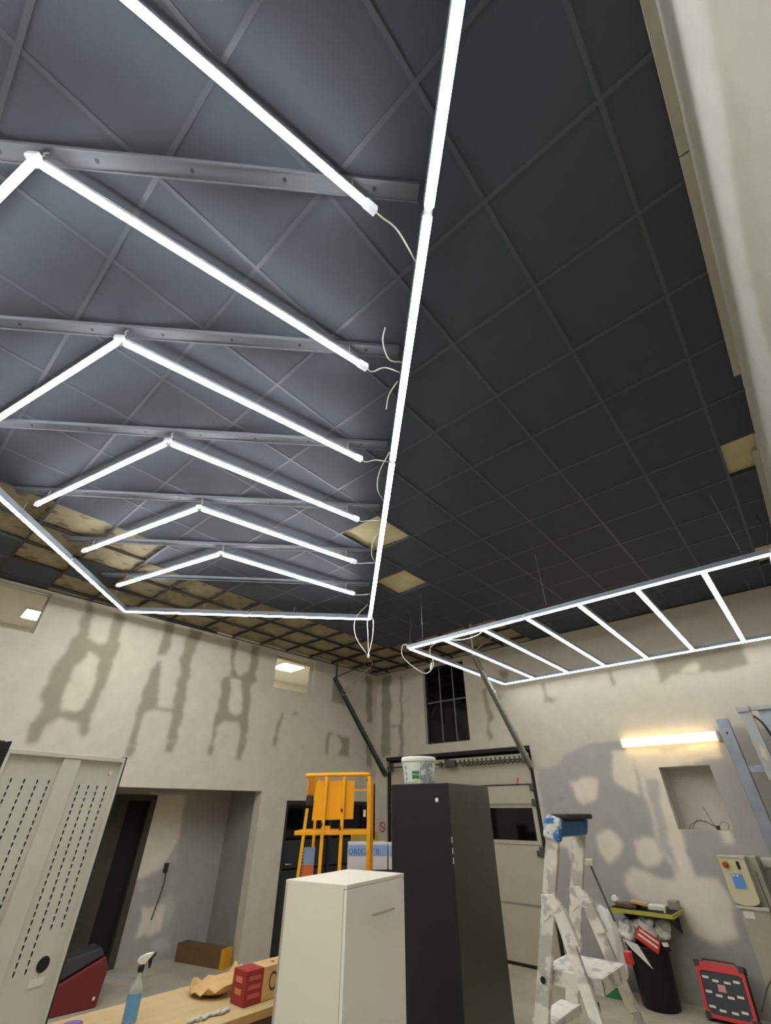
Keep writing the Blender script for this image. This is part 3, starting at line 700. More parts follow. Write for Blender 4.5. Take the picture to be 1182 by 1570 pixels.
for k in range(7):
    us = .42+.945*k
    if k == 0: us = .02+.52
    a0, a1 = HX(us+.33, .06), HX(us+.33, WID-.06)
    L0, L1 = HX(.97+DU*(k-0) if True else 0, .05), HX(.97+DU*k, WID-.05)
    t = MB()
    z = CEIL-.014
    c_ = Vector(((L0.x+L1.x)/2, (L0.y+L1.y)/2, z)); hl = (L1-L0).length/2
    rail = thing('ceiling_strip', slab[k]+' perforated metal strip on the ceiling counted from the far crossbar of the long frame', 'metal strip', (c_.x, c_.y, z-.01), 'perforated strips across the long light frame')
    mb = MB(); mb.obox(c_, V*hl, U*.036, (0, 0, .011)); mb.build('strip', 'strip', rail)
    for s_ in (-1, 1):
        MB().obox(c_+U*(.039*s_)+Vector((0, 0, -.005)), V*hl, U*.003, (0, 0, .016)).build('strip_edge', 'strip', rail)
    me = None
    n = 8
    for h in range(n):
        p = c_+V*(hl*(-1+(2*h+1)/n)); p.z = z-.0115
        if me is None:
            mbh = MB().lathe((0, 0, 0), [(.011, -.0008), (.011, .0008)], 10); me = bpy.data.meshes.new('screw_hole'); me.from_pydata(mbh.v, [], mbh.f); me.materials.append(MATS['stripdark'])
        o = bpy.data.objects.new('screw_hole', me); COL.objects.link(o); o.parent = rail; o.location = p-rail.location

# right-hand frame
ZR = 1.9+CAM_H
t = thing('ladder_light', 'ladder shaped frame of white LED tubes hanging near the back wall', 'light frame', (-1.7, 6.2, ZR), 'LED light frames')
FX0, FX1, FY0, FY1 = -3.77, .40, 4.79, 7.56
LAD = dict(BIG, em='led_l', hh=.045)
xsb = [FX0, -3.18, -2.58, -1.98, -1.355, -.745, -.14, FX1]
for y in (FY0, FY1):
    for a_, b_ in ((FX0, -2.0), (-2.0, FX1)): led((a_, y, ZR), (b_, y, ZR), t, gap=.012, **LAD)
    connector((-2.0, y, ZR), (1, 0, 0), t, .02)
for x in xsb: led((x, FY0, ZR), (x, FY1, ZR), t, gap=.03, **LAD)
for x in (FX0, FX1):
    for y in (FY0, FY1): connector((x, y, ZR), (1, 0, 0), t, .028, 'corner_connector')
for x in (FX0+.25, -1.7, FX1-.2):
    for y in (FY0, FY1): MB().tube([(x, y, ZR+.07), (x, y, CEIL-.002)], .0015, seg=5).build('hanger', 'wirehook', t)
zr = ZR
MB().tube([(FX0, FY0-.02, zr+.03), (FX0-.10, FY0-.02, zr+.04), (FX0-.12, FY0+.02, zr-.12), (FX0+.02, FY0+.3, zr-.30), (FX0+.16, FY0+.35, zr-.20), (FX0+.22, FY0+.2, zr-.02), (FX0+.55, FY0+.04, zr+.02)], .006, seg=6, samples=6).build('power_lead', 'cable', t, smooth=True)
MB().tube([(FX0+.55, FY0+.04, zr), (FX0+.85, FY0+.05, zr-.06), (FX0+1.1, FY0+.05, zr-.05), (FX0+1.22, FY0+.03, zr+.02)], .005, seg=6, samples=6).build('power_lead', 'cable', t, smooth=True)
MB().tube([(FX0+.12, FY0+.33, zr-.26), (FX0+.14, FY0+.33, zr-.17)], .011, seg=6).build('plug', 'whiteplastic', t)
# ceiling hook and slack cord above its corner
tag(MB().tube([(-4.03, 5.13, CEIL), (-4.03, 5.13, CEIL-.05), (-4.0, 5.16, CEIL-.12), (-3.9, 5.0, CEIL-.45), (FX0+.02, FY0, ZR+.08)], .006, seg=6, samples=6).build('electric_cable', 'cabledark', smooth=True), 'thin dark cord from the black ceiling to the corner of the ladder shaped light', 'cord')
tag(MB().tube([(.52, 5.54, CEIL), (.51, 5.52, CEIL-.04), (.5, 5.3, CEIL-.3), (FX1, FY0+.05, ZR+.08)], .005, seg=6, samples=6).build('electric_cable', 'cabledark', smooth=True), 'thin dark cord from the ceiling by the white wall on the right', 'cord')
# cables hanging at the far corner of the long frame
c = HX(0, 0)
t = thing('hanging_cable', 'bundle of white cables hanging from the far corner of the long light frame', 'cable', c)
B_ = Vector((-4.55, 4.80, 0))
def cz(dx, dy, dz): return Vector((c.x+dx, c.y+dy, c.z+dz))
MB().tube([cz(0, 0, .03), cz(.03, .05, -.02), cz(.03, .04, -.3), cz(.0, .0, -.55)], .008, seg=6, samples=6).build('cable', 'cable', t, smooth=True)
MB().tube([cz(.3, -.3, .08), cz(.0, -.05, -.05), cz(-.0, -.03, -.3), cz(-.01, 0, -.56)], .007, seg=6, samples=6).build('cable', 'cable', t, smooth=True)
MB().tube([cz(.2, -.26, .10), cz(-.14, -.18, -.02), cz(-.14, -.16, -.3), cz(-.03, -.02, -.56)], .007, seg=6, samples=6).build('cable', 'cable', t, smooth=True)
MB().lathe(cz(-.01, 0, -.62), [(.008, 0), (.02, .01), (.02, .05), (.01, .07)], 10).build('plug', 'whiteplastic', t, smooth=True)
MB().tube([cz(-.01, 0, -.62), cz(.03, .04, -.72), cz(-.1, -.05, -.86), cz(-.30, -.2, -1.06), cz(-.33, -.18, -1.13), cz(-.16, -.1, -1.04), cz(-.02, 0, -.80)], .004, seg=6, samples=8).build('thin_wire', 'cabledark', t, smooth=True)
# white cables lying along the long bar
def longcable(pts, label):
    tag(MB().tube(pts, .005, seg=6, samples=6).build('loose_cable', 'cable', smooth=True), label, 'cable', 'loose cables along the long bar')
longcable([HX(4.72, .03)+Vector((0, 0, .04)), HX(4.75, .12)+Vector((0, 0, .02)), HX(4.86, .17)+Vector((0, 0, .05)), HX(4.92, .16)+Vector((0, 0, .12))], 'short looped cable end beside the middle of the long light bar')
longcable([HX(4.55, .04)+Vector((0, 0, .05)), HX(4.42, .09)+Vector((0, 0, .05)), HX(4.30, .10)+Vector((0, 0, .03))], 'short straight cable end just below the looped one beside the long bar')
longcable([HX(3.8, .03)+Vector((0, 0, .05)), HX(3.55, .10)+Vector((0, 0, .03)), HX(3.3, .10)+Vector((0, 0, .03)), HX(3.1, .03)+Vector((0, 0, .05))], 'thin cable bulging from the long light bar above its lower joint')
longcable([HX(2.5, .03)+Vector((0, 0, .05)), HX(2.3, .09)+Vector((0, 0, .02)), HX(2.0, .08)+Vector((0, 0, .02)), HX(1.8, .03)+Vector((0, 0, .05))], 'thin cable bulging from the long light bar below its lower joint')
# ------------------------------------------------------------------ wall fittings
t = thing('fluorescent_light', 'lit warm white fluorescent batten on the back wall above the niche', 'wall light', (-1.5, YB-.04, 2.68))
MB().box((-2.11, YB-.035, 2.64), (-.88, YB-.001, 2.72)).build('base', 'fluobase', t, bevel=.006)
MB().tube([(-2.09, YB-.075, 2.70), (-.90, YB-.075, 2.70)], .028, seg=14).build('tube', 'fluo', t, smooth=True)
MB().tube([(-2.09, YB-.075, 2.645), (-.90, YB-.075, 2.645)], .028, seg=14).build('tube', 'fluo', t, smooth=True)
for x in (-2.115, -.885): MB().obox((x, YB-.055, 2.672), (.014, 0, 0), (0, .052, 0), (0, 0, .062)).build('end_cap', 'fluobase', t, bevel=.008)
# wires left in the niche
mb = MB()
x, z = -1.28, 1.645
mb.tube([(x, YB+.06, z), (x-.05, YB+.05, z+.1), (x-.09, YB+.06, z+.24)], .004, seg=5, samples=5)
mb.tube([(x, YB+.06, z+.01), (x-.12, YB+.05, z+.09), (x-.28, YB+.06, z+.06), (x-.33, YB+.04, z+.005)], .004, seg=5, samples=5)
mb.tube([(x, YB+.06, z+.01), (x-.08, YB+.03, z+.06), (x-.2, YB+.05, z+.10), (x-.3, YB+.06, z+.005)], .004, seg=5, samples=5)
mb.tube([(x, YB+.06, z+.01), (x+.06, YB+.05, z+.08), (x+.13, YB+.05, z+.06), (x+.10, YB+.04, z+.005)], .003, seg=5, samples=5)
w_ = thing('loose_wires', 'loose wires curling out at the bottom of the wall niche', 'wires', (x, YB+.06, z))
mb.build('wire', 'cabledark', w_, smooth=True)
MB().obox((x, YB+.055, z+.022), (.02, 0, 0), (0, .015, 0), (0, 0, .022)).build('terminal_block', 'black', w_, bevel=.004)
# wire hanging in the alcove
w_ = thing('alcove_wire', 'black wire hanging from an open outlet in the alcove', 'wire', LW(3.55, .9, -1.19))
p = LW(3.56, 1.02, -1.19)
MB().tube([p, p+NN*.05+Vector((0, 0, -.03)), p+NN*.04+Vector((0, 0, -.2)), p+NN*.03+SD*.06+Vector((0, 0, -.55))], .008, seg=6, samples=6).build('wire', 'black', w_, smooth=True)
MB().obox(p+Vector((0, 0, .06)), NN*.012, SD*.035, (0, 0, .06)).build('outlet_box', 'grease', w_, bevel=.006)
# sockets
def socket(x, z, label):
    t = thing('wall_socket', label, 'socket', (x, YB-.02, z), 'sockets right of the control box')
    MB().box((x-.065, YB-.045, z-.045), (x+.065, YB-.001, z+.045)).build('body', 'socket', t, bevel=.008)
    MB().box((x-.05, YB-.052, z-.032), (x+.05, YB-.044, z+.032)).build('cover', 'frameputty', t, bevel=.003)
    return t
s1 = socket(-1.045, 1.345, 'beige wall socket with a black plug in it beside the control box')
MB().tube([(-1.03, YB-.10, 1.34), (-1.03, YB-.045, 1.34)], .022, seg=8).build('plug', 'black', s1)
socket(-.885, 1.345, 'beige wall socket without a plug, further right')
# small prohibition sign by the corner
t = thing('round_sign', 'small round red prohibition sign on the wall by the room corner', 'sign', (-7.0, YB-.004, 1.57))
def disc(r0, r1, y, seg=28):
    mb = MB(); vs = []; fs = []
    for k in range(seg):
        a = 2*math.pi*k/seg
        for r in (r0, r1): vs.append((-6.985+r*math.cos(a), y, 1.57+r*math.sin(a)))
    for k in range(seg):
        j = (k+1) % seg; fs.append((2*k, 2*j, 2*j+1, 2*k+1))
    return mb.add(vs, fs)
mat('signwhite', (196, 188, 172), .6); mat('signred', (160, 66, 58), .6)
pl = disc(.0005, .085, YB-.003).build('plate', 'signwhite', t)
disc(.062, .085, YB-.0045).build('ring', 'signred', t)
MB().obox((-6.985, YB-.0045, 1.57), (.048, 0, -.048), (0, .0005, 0), (.006, 0, .006)).build('bar', 'signred', t)
MB().obox((-6.985, YB-.0042, 1.572), (.03, 0, 0), (0, .0003, 0), (0, 0, .008)).build('symbol', 'ink', t)
# control post
t = thing('control_post', 'beige steel lift column with control box, red knob and blue display', 'machine', (-1.15, 7.6, 0))
MB().box((-1.30, 7.50, 0), (-.93, YB-.02, .96)).build('column', 'postgrey', t, bevel=.006)
MB().box((-1.32, 7.48, .945), (-.91, YB-.02, .97)).build('column_cap', 'frameputty', t, bevel=.004)
MB().box((-1.26, 7.62, .97), (-.97, YB-.02, 1.41)).build('column_head', 'postgrey', t, bevel=.006)
pts = [(-1.33, 7.50, 1.40), (-1.33, 7.50, 1.02)]+[(-1.20+.13*math.cos(a), 7.50, 1.02+.05*math.sin(a)) for a in np.linspace(math.pi, 2*math.pi, 7)[1:-1]]+[(-1.07, 7.50, 1.02), (-1.07, 7.50, 1.40)]
MB().prism(pts, (0, .12, 0)).build('control_box', 'controlbeige', t, bevel=.006)
MB().box((-1.34, 7.49, 1.395), (-1.06, 7.63, 1.41)).build('box_lid', 'frameputty', t)
k_ = MB().tube([(-1.272, 7.50, 1.33), (-1.272, 7.465, 1.33)], .03, seg=16).build('rotary_switch', 'knobred', t, smooth=True)
MB().obox((-1.272, 7.462, 1.33), (.028, 0, .008), (0, .006, 0), (-.003, 0, .01)).build('switch_grip', 'knobred', k_)
MB().box((-1.165, 7.485, 1.295), (-1.135, 7.50, 1.365)).build('rocker_switch', 'black', t, bevel=.003)
sc = MB().box((-1.255, 7.494, 1.12), (-1.145, 7.50, 1.25)).build('display', 'screenblue', t)
for x in (-1.235, -1.195): MB().box((x-.012, 7.4925, 1.225), (x+.012, 7.4942, 1.243)).build('display_mark', 'sticker', sc)
MB().box((-1.27, 7.497, .87), (-1.17, 7.50, .93)).build('sticker', 'sticker', t)
MB().tube([(-1.03, YB-.09, 1.33), (-1.01, 7.52, 1.2), (-1.0, 7.47, .97), (-1.06, 7.46, .75), (-1.05, 7.45, .55), (-1.06, 7.47, .5), (-1.25, 7.46, .38), (-1.42, 7.5, .14)], .007, seg=6, samples=8).build('power_cable', 'cabledark', t, smooth=True)
MB().tube([(-1.06, 7.47, .5), (-1.02, 7.46, .3), (-.9, 7.47, .05)], .007, seg=6, samples=8).build('power_cable', 'cabledark', t, smooth=True)
MB().box((-1.36, 7.44, 0), (-.85, YB-.02, .03)).build('base_plate', 'bluesteel', t)
# steel frame at the right edge
t = thing('steel_frame', 'blue grey steel lift frame standing in front of the back wall at the right edge', 'steel frame', (-.5, 7.5, 0))
MB().box((-.80, 7.45, 0), (-.67, 7.58, 2.83)).build('post', 'bluesteel', t, bevel=.008)
MB().box((-.67, 7.47, 2.22), (-.51, 7.53, 2.30)).build('crossbar', 'bluesteel', t, bevel=.006)
MB().box((-.52, 7.44, 2.14), (-.40, 7.54, 2.90)).build('upper_post', 'palesteel', t, bevel=.006)
MB().box((-.54, 7.42, 2.87), (-.40, 7.56, 2.945)).build('upper_cap', 'palesteel', t, bevel=.012)
MB().box((-.40, 7.46, 2.885), (.5, 7.50, 2.935)).build('top_bar', 'palesteel', t, bevel=.006)
MB().box((-.33, 7.52, 2.30), (.45, 7.53, 2.89)).build('sheet', 'steelpanel', t)
MB().box((.42, 7.45, 0), (.52, 7.55, 2.9)).build('post', 'bluesteel', t, bevel=.008)
MB().box((-.41, 7.45, 2.17), (.42, 7.52, 2.25)).build('crossbar', 'grease', t, bevel=.006)
MB().tube([(-.735, 7.449, 2.66), (-.735, 7.446, 2.66)], .013, seg=12).build('bolt_hole', 'blackmatte', t)
MB().tube([(-.39, 7.45, 2.82), (-.33, 7.42, 2.72), (-.30, 7.43, 2.5), (-.33, 7.44, 2.3)], .012, seg=6, samples=6).build('hose', 'black', t, smooth=True)
MB().obox((-.455, 7.4385, 2.42), (.02, 0, -.03), (0, .001, 0), (.012, 0, .06)).build('scuffed_sticker', 'controlbeige', t)

# ------------------------------------------------------------------ tall black cabinet and bucket
PL, PM, PR = Vector((-3.50, 4.07, 0)), Vector((-2.82, 4.13, 0)), Vector((-3.02, 5.00, 0))
e1 = (PM-PL); w1 = e1.length; e1.normalize(); e2 = Vector((-e1.y, e1.x, 0)); D2 = .92; HB = 2.07
def RB_(a, b, z): return PL+e1*a+e2*b+Vector((0, 0, z))
def rbox(a0, a1, b0, b1, z0, z1): return MB().obox(RB_((a0+a1)/2, (b0+b1)/2, (z0+z1)/2), e1*((a1-a0)/2), e2*((b1-b0)/2), (0, 0, (z1-z0)/2))
ctr = RB_(w1/2, D2/2, 0)
t = thing('black_cabinet', 'tall black metal cabinet with a paint bucket on top', 'cabinet', ctr)
rbox(0, w1-.004, .02, D2, .04, HB).build('body', 'rackside', t, bevel=.004)
dr = rbox(0, w1, 0, .02, .05, HB).build('door', 'rackblack', t, bevel=.004)
rbox(.02, w1-.02, .03, D2-.03, 0, .04).build('plinth', 'blackmatte', t)
pw = RB_(w1-.13, -.001, HB-.14)
MB().tube([pw, pw-e2*.008], .018, seg=16).build('white_dot', 'sticker', dr)
for z in (1.45, 1.52, 1.6): rbox(w1-.001, w1+.004, -.002, .015, z, z+.045).build('hinge', 'chrome', t)
# paint bucket
bc = RB_(.20, .24, HB)
t = thing('paint_bucket', 'white paint bucket with green label on top of the black cabinet', 'bucket', bc)
MB().lathe(bc, [(.155, 0), (.16, .004), (.176, .205), (.176, .212)], 32).build('pail', 'bucket', t, smooth=True)
MB().lathe(bc, [(.182, .205), (.19, .212), (.19, .243), (.182, .256), (.165, .258), (.0, .258)], 32).build('lid', 'bucket', t, smooth=True)
def wrap(a0, a1, z0, z1, off, m, nm, parent):
    mb = MB(); n = 10; vs = []; fs = []
    for k in range(n+1):
        a = a0+(a1-a0)*k/n
        for z in (z0, z1):
            r = .16+(.016)*z/.205+off; vs.append(bc+Vector((r*math.cos(a), r*math.sin(a), z)))
    for k in range(n): fs.append((2*k, 2*k+2, 2*k+3, 2*k+1))
    return mb.add(vs, fs).build(nm, m, parent, smooth=True)
aim = math.atan2(-bc.y, -bc.x)          # side facing the photographer
lb = wrap(aim-1.25, aim+.05, .02, .195, .0015, 'bucketlabel', 'label', t)
wrap(aim+.05, aim+1.05, .02, .195, .0015, 'bucketgrey', 'label', t)
wrap(aim-.45, aim+.02, .045, .12, .0022, 'green', 'label_print', lb); wrap(aim-.35, aim-.05, .02, .05, .0022, 'limeyellow', 'label_print', lb)
for z in (.05, .10, .15): wrap(aim-1.0, aim-.85, z-.018, z+.018, .0022, 'garagegrey', 'label_print', lb)
MB().tube([bc+Vector((.178*math.cos(aim+k), .178*math.sin(aim+k), .19-.11*math.sin((k+1.57)/3.14*3.1416))) for k in np.linspace(-1.57, 1.57, 13)], .003, seg=6).build('handle', 'wirehook', t, smooth=True)

# ------------------------------------------------------------------ white cabinet
A_, F_, R_, = Vector((-2.72, 2.17, 0)), Vector((-2.27, 2.25, 0)), Vector((-2.35, 2.87, 0))
e1w = (F_-A_); ww = e1w.length; e1w.normalize(); e2w = Vector((-e1w.y, e1w.x, 0)); dw = .66; HW = 1.50
def wbox(a0, a1, b0, b1, z0, z1): 
    P = A_+e1w*((a0+a1)/2)+e2w*((b0+b1)/2)+Vector((0, 0, (z0+z1)/2))
    return MB().obox(P, e1w*((a1-a0)/2), e2w*((b1-b0)/2), (0, 0, (z1-z0)/2))
t = thing('white_cabinet', 'white melamine cabinet with a thin bar handle in the middle foreground', 'cabinet', A_+e1w*ww/2+e2w*dw/2)
wbox(0, .018, 0, dw, .0, HW-.018).build('side_panel', 'whitelam', t, bevel=.001)
wbox(.0, ww-.022, 0.0, .018, .0, HW-.018).build('side_panel', 'whitelam', t, bevel=.001)
wbox(.0, ww-.022, dw-.018, dw, .0, HW-.018).build('side_panel', 'whitelam', t, bevel=.001)
wbox(0, ww, 0, dw, HW-.018, HW).build('top_panel', 'whitelam', t, bevel=.0015)
dr = wbox(ww-.02, ww, 0.002, dw-.002, .03, HW-.02).build('door', 'whitelam_lit', t, bevel=.0015)
hp = lambda b, z: A_+e1w*(ww+.018)+e2w*b+Vector((0, 0, z))
hd = MB().bar(hp(.25, HW-.155), hp(.50, HW-.155), .008, .012).build('handle', 'chrome', dr, bevel=.002)
for b in (.27, .48): MB().bar(hp(b, HW-.155)-e1w*.018, hp(b, HW-.155), .008, .008).build('handle_post', 'chrome', dr)
wbox(.03, ww-.04, .03, dw-.03, 0, .03).build('plinth', 'whitelam', t)

# ------------------------------------------------------------------ perforated metal panel unit on the left
QL, QR = Vector((-3.00, .57, 0)), Vector((-3.11, 1.175, 0))
HP = 2.10
ea = (QR-QL); wp = ea.length; ea.normalize(); eb = Vector((-ea.y, ea.x, 0))      # eb: away from the viewer (towards -x)
if eb.x > 0: eb = -eb
def pbox(a0, a1, b0, b1, z0, z1): return MB().obox(QL+ea*((a0+a1)/2)+eb*((b0+b1)/2)+Vector((0, 0, (z0+z1)/2)), ea*((a1-a0)/2), eb*((b1-b0)/2), (0, 0, (z1-z0)/2))
t = thing('perforated_panel', 'grey metal panel unit with rows of slots standing at the left edge', 'metal panel', QL+ea*wp/2+eb*.06)
pbox(0, wp, .02, .03, .03, HP-.02).build('back_sheet', 'perf', t)
pbox(0, wp, -.004, .03, HP-.022, HP).build('top_flange', 'perf', t, bevel=.002)
pbox(wp-.012, wp, -.004, .03, 0, HP-.022).build('side_flange', 'perf', t, bevel=.002)
pbox(0, .014, -.004, .03, 0, HP-.022).build('side_flange', 'perf', t, bevel=.002)
pbox(.275, .368, .0, .02, 0.03, HP-.022).build('middle_post', 'perf', t, bevel=.004)
pbox(0, wp, .0, .03, 0, .03).build('bottom_flange', 'perf', t)
pbox(wp, wp+.008, -.004, .14, 0, HP+.006).build('side_cheek', 'doorframe', t); pbox(-.008, 0, -.004, .14, 0, HP+.03).build('side_cheek', 'doorframe', t)
pbox(0, wp, .13, .14, 0, HP).build('rear_cover', 'doorframe', t)
slotme = None; cnt = 0
rows = []
for a in (.075, .135, .195, .25, .412, .462, .512, .562):
    z = HP-.13-.016*((a > .3))
    while z > (1.24 if a < .5 else 1.36): rows.append((a, z)); z -= .0285
for a, z in rows:
    p = QL+ea*a+eb*.0195+Vector((0, 0, z))
    if slotme is None:
        m_ = MB().obox((0, 0, 0), ea*.0036, eb*.0008, (0, 0, .0060)); m_.obox((0, 0, -.005), ea*.0022, eb*.0008, (0, 0, .008)); slotme = bpy.data.meshes.new('slot'); slotme.from_pydata(m_.v, [], m_.f); slotme.materials.append(MATS['slot'])
    if cnt < 296:
        o = bpy.data.objects.new('slot', slotme); COL.objects.link(o); o.parent = t; o.location = p-t.location; cnt += 1
p = QL+ea*(wp-.055)+eb*.018+Vector((0, 0, HP-.075))
MB().tube([p, p-eb*.004], .011, seg=12).build('round_sticker', 'sticker', t)
p = QL+ea*(wp-.085)+eb*.019+Vector((0, 0, 1.25)); MB().tube([p, p-eb*.002], .028, seg=20).build('cable_hole', 'slot', t)
pbox(wp-.125, wp-.06, .016, .019, 1.178, 1.205).build('paper_label', 'sticker', t)
# dark cabinet edge behind the panel
t2 = thing('dark_rack', 'black rack corner rising behind the perforated panel at the picture edge', 'rack', (-3.6, .42, 0))
MB().box((-3.75, .2, 0), (-3.3, .60, 2.16)).build('body', 'rackblack', t2, bevel=.006)
MB().box((-3.3, .22, .05), (-3.285, .58, 2.12)).build('door', 'rackblack', t2, bevel=.004)

# ------------------------------------------------------------------ workbench and what lies on it
BX0, BX1, BY0, BY1, BZ = -3.67, -2.97, 1.33, 3.2, .90
t = thing('workbench', 'pale wooden workbench at the bottom left', 'workbench', ((BX0+BX1)/2, (BY0+BY1)/2, 0))
MB().box((BX0, BY0, BZ-.04), (BX1, BY1, BZ)).build('worktop', 'woodtop', t, bevel=.003)
MB().box((BX1-.0005, BY0+.003, BZ-.037), (BX1+.002, BY1-.003, BZ-.003)).build('edge_band', 'woodedge', t)
for x in (BX0+.06, BX1-.06):
    for y in (BY0+.06, BY1-.06): MB().box((x-.03, y-.03, 0), (x+.03, y+.03, BZ-.04)).build('leg', 'browncard', t, bevel=.003)
MB().box((BX1-.10, BY0+.09, BZ-.16), (BX1-.06, BY1-.09, BZ-.04)).build('apron', 'browncard', t)
MB().box((BX0+.05, BY0+.1, .25), (BX1-.05, BY1-.1, .28)).build('lower_shelf', 'browncard', t)
tag(MB().box((-3.12, 2.35, .28), (-3.03, 2.5, .62)).build('binder', 'khaki', bevel=.004), 'pale olive file standing on the shelf under the workbench', 'file')
# red-ended carton
t = thing('carton', 'long cardboard carton with a red printed end on the workbench', 'carton', (-3.12, 2.5, BZ))
x0, x1, y0, yr, y1, h = -3.20, -3.06, 2.22, 2.345, 2.95, .15
ang_ = math.radians(2)
MB().box((x0, y0, BZ+.001), (x1, yr, BZ+h)).build('red_end', 'redbox', t, bevel=.004)
MB().box((x0, yr, BZ+.001), (x1, y1, BZ+h)).build('body', 'cardboard', t, bevel=.003)
for z in (.045, .095): 
    MB().box((x0+.035, y0-.0008, BZ+z), (x1-.04, y0+.0002, BZ+z+.025)).build('print_mark', 'redprint', t)
for z in (.03, .068, .106): MB().box((x1-.0002, y0+.02, BZ+z), (x1+.0008, yr-.02, BZ+z+.018)).build('print_mark', 'redshade', t)
mb = MB(); vs = []; fs = []
for k in range(20):
    a = 2*math.pi*k/20
    for r in (.032, .042): vs.append((x1+.0008, yr+.075+r*.7*math.cos(a), BZ+.08+r*math.sin(a)))
for k in range(20): fs.append((2*k, 2*k+1, 2*((k+1) % 20)+1, 2*((k+1) % 20)))
mb.add(vs, fs).build('ring_mark', 'ink', t)
for y in (yr+.10, yr+.17): MB().box((x0+.06, y, BZ+h), (x0+.085, y+.02, BZ+h+.0006)).build('print_mark', 'ink', t)
# torn cardboard
rs = np.random.RandomState(4); n = 22; m_ = 5; vs = []; fs = []
cx_, cy_ = -3.43, 2.25
for i in range(n):
    a = 2*math.pi*i/n; edge = .5+.5*math.sin(a*2+.7); jag = rs.uniform(-.02, .02)
    for j in range(m_+1):
        f_ = j/m_; r = .03+.125*f_
        z = BZ+.004+(f_**2)*(.035+.075*max(0, math.sin(a+.3))**2+jag*(j == m_))
        vs.append((cx_+r*1.05*math.cos(a), cy_+r*.95*math.sin(a), z))
vs.append((cx_, cy_, BZ+.004)); ci = len(vs)-1
for i in range(n):
    k = (i+1) % n
    for j in range(m_): fs.append((i*(m_+1)+j, k*(m_+1)+j, k*(m_+1)+j+1, i*(m_+1)+j+1))
    fs.append((ci, k*(m_+1), i*(m_+1)))
o = MB().add(vs, fs).build('torn_cardboard', 'cardboard2')
sol = o.modifiers.new('thick', 'SOLIDIFY'); sol.thickness = .005; sol.offset = 1
tag(o, 'torn curled piece of brown cardboard on the workbench', 'cardboard')
# spray bottle
sp = Vector((-3.34, 1.69, BZ))
t = thing('spray_bottle', 'clear spray bottle with blue label and white trigger head on the workbench', 'spray bottle', sp)
aimb = math.atan2(-sp.y, -sp.x)
MB().lathe(sp, [(.034, 0), (.037, .006), (.037, .125), (.033, .145), (.020, .172), (.0135, .185), (.0135, .200)], 24, sy=.75, rot=aimb+1.57).build('bottle', 'bottle', t, smooth=True)
mb = MB(); vs = []; fs = []
for k in range(11):
    a = aimb-1.2+2.2*k/10
    for z in (.012, .115): 
        lx, ly = .0378*math.cos(a-aimb-1.57), .0378*.75*math.sin(a-aimb-1.57)
        c_, s_ = math.cos(aimb+1.57), math.sin(aimb+1.57)
        vs.append(sp+Vector((lx*c_-ly*s_, lx*s_+ly*c_, z)))
for k in range(10): fs.append((2*k, 2*k+2, 2*k+3, 2*k+1))
mb.add(vs, fs).build('label', 'bottlelabel', t, smooth=True)
MB().lathe(sp+Vector((0, 0, .196)), [(.0165, 0), (.0165, .028), (.012, .03)], 16).build('collar', 'black', t, smooth=True)
hx = Vector((math.cos(aimb+1.57), math.sin(aimb+1.57), 0))    # trigger points to the right in view
hs = Vector((hx.y, -hx.x, 0))
P = lambda a, z: sp+hx*a+Vector((0, 0, z))-hs*.011
MB().prism([P(-.03, .24), P(-.012, .225), P(.016, .225), P(.03, .245), P(.05, .262), P(.048, .272), P(.01, .268), P(-.02, .256)], hs*.022).build('spray_head', 'whiteplastic', t, bevel=.004)
P = lambda a, z: sp+hx*a+Vector((0, 0, z))-hs*.006
MB().prism([P(.028, .246), P(.052, .264), P(.066, .274), P(.062, .258), P(.05, .246), P(.05, .222), P(.046, .205), P(.038, .205), P(.032, .226)], hs*.012).build('trigger', 'black', t, bevel=.002)
# bubble wrap strip and purple cap
rs = np.random.RandomState(2); bw_ = thing('bubble_wrap', 'crumpled strip of clear bubble wrap on the bench edge', 'bubble wrap', (-3.08, 2.02, BZ))
mb = MB()
for k in range(26):
    f_ = k/25; p = (-3.085+rs.uniform(-.018, .018), 1.90+.24*f_, BZ+.009+rs.uniform(0, .003))
    mb2 = blob(p, .012, k, n=1, amp=.1, sc=(1, 1, .7)); mb.add(mb2.v, mb2.f)
ob = mb.build('bubbles', 'bubble', bw_, smooth=True)
tag(MB().lathe((-3.52, 1.47, BZ), [(.045, 0), (.05, .004), (.05, .012), (.03, .018), (0, .019)], 20).build('plastic_disc', 'purple', smooth=True), 'purple plastic disc on the left end of the workbench', 'disc')

# ------------------------------------------------------------------ red case by the alcove, carton in the alcove, painted light strips
rc = Vector((-7.42, 3.02, 0))
t = thing('red_tool_case', 'dark red plastic tool case with black lid on the floor by the alcove', 'tool case', rc)
def LB(ds, dn, z): return rc+SD*ds+NN*dn+Vector((0, 0, z))
def lprism(pts, w, m, nm, bevel=.01): return MB().prism([LB(a, -w/2, z) for a, z in pts], NN*w).build(nm, m, t, bevel=bevel)
lprism([(-.22, .0), (.35, 0), (.38, .2), (-.19, .42), (-.25, .3)], .34, 'redcase', 'case_body', .015)
lprism([(.38, .22), (-.17, .43), (-.12, .50), (.38, .42)], .30, 'greyplastic', 'lid', .012)
MB().obox(LB(-.235, .1, .22), SD*.012, NN*.03, (0, 0, .03)).build('latch', 'black', t, bevel=.005); MB().obox(LB(-.17, .171, .08), SD*.014, NN*.003, (0, 0, .014)).build('badge', 'sticker', t)
t = thing('alcove_carton', 'brown carton with yellow tape at one end lying in the alcove', 'carton', LW(2.95, 0, -.55))
mb = MB(); mb.prism([LW(2.78, .0, -.15), LW(2.92, 0, -.05), LW(3.22, 0, -.95), LW(3.02, 0, -1.02)], (0, 0, .2)); mb.build('box', 'browncard', t, bevel=.004)
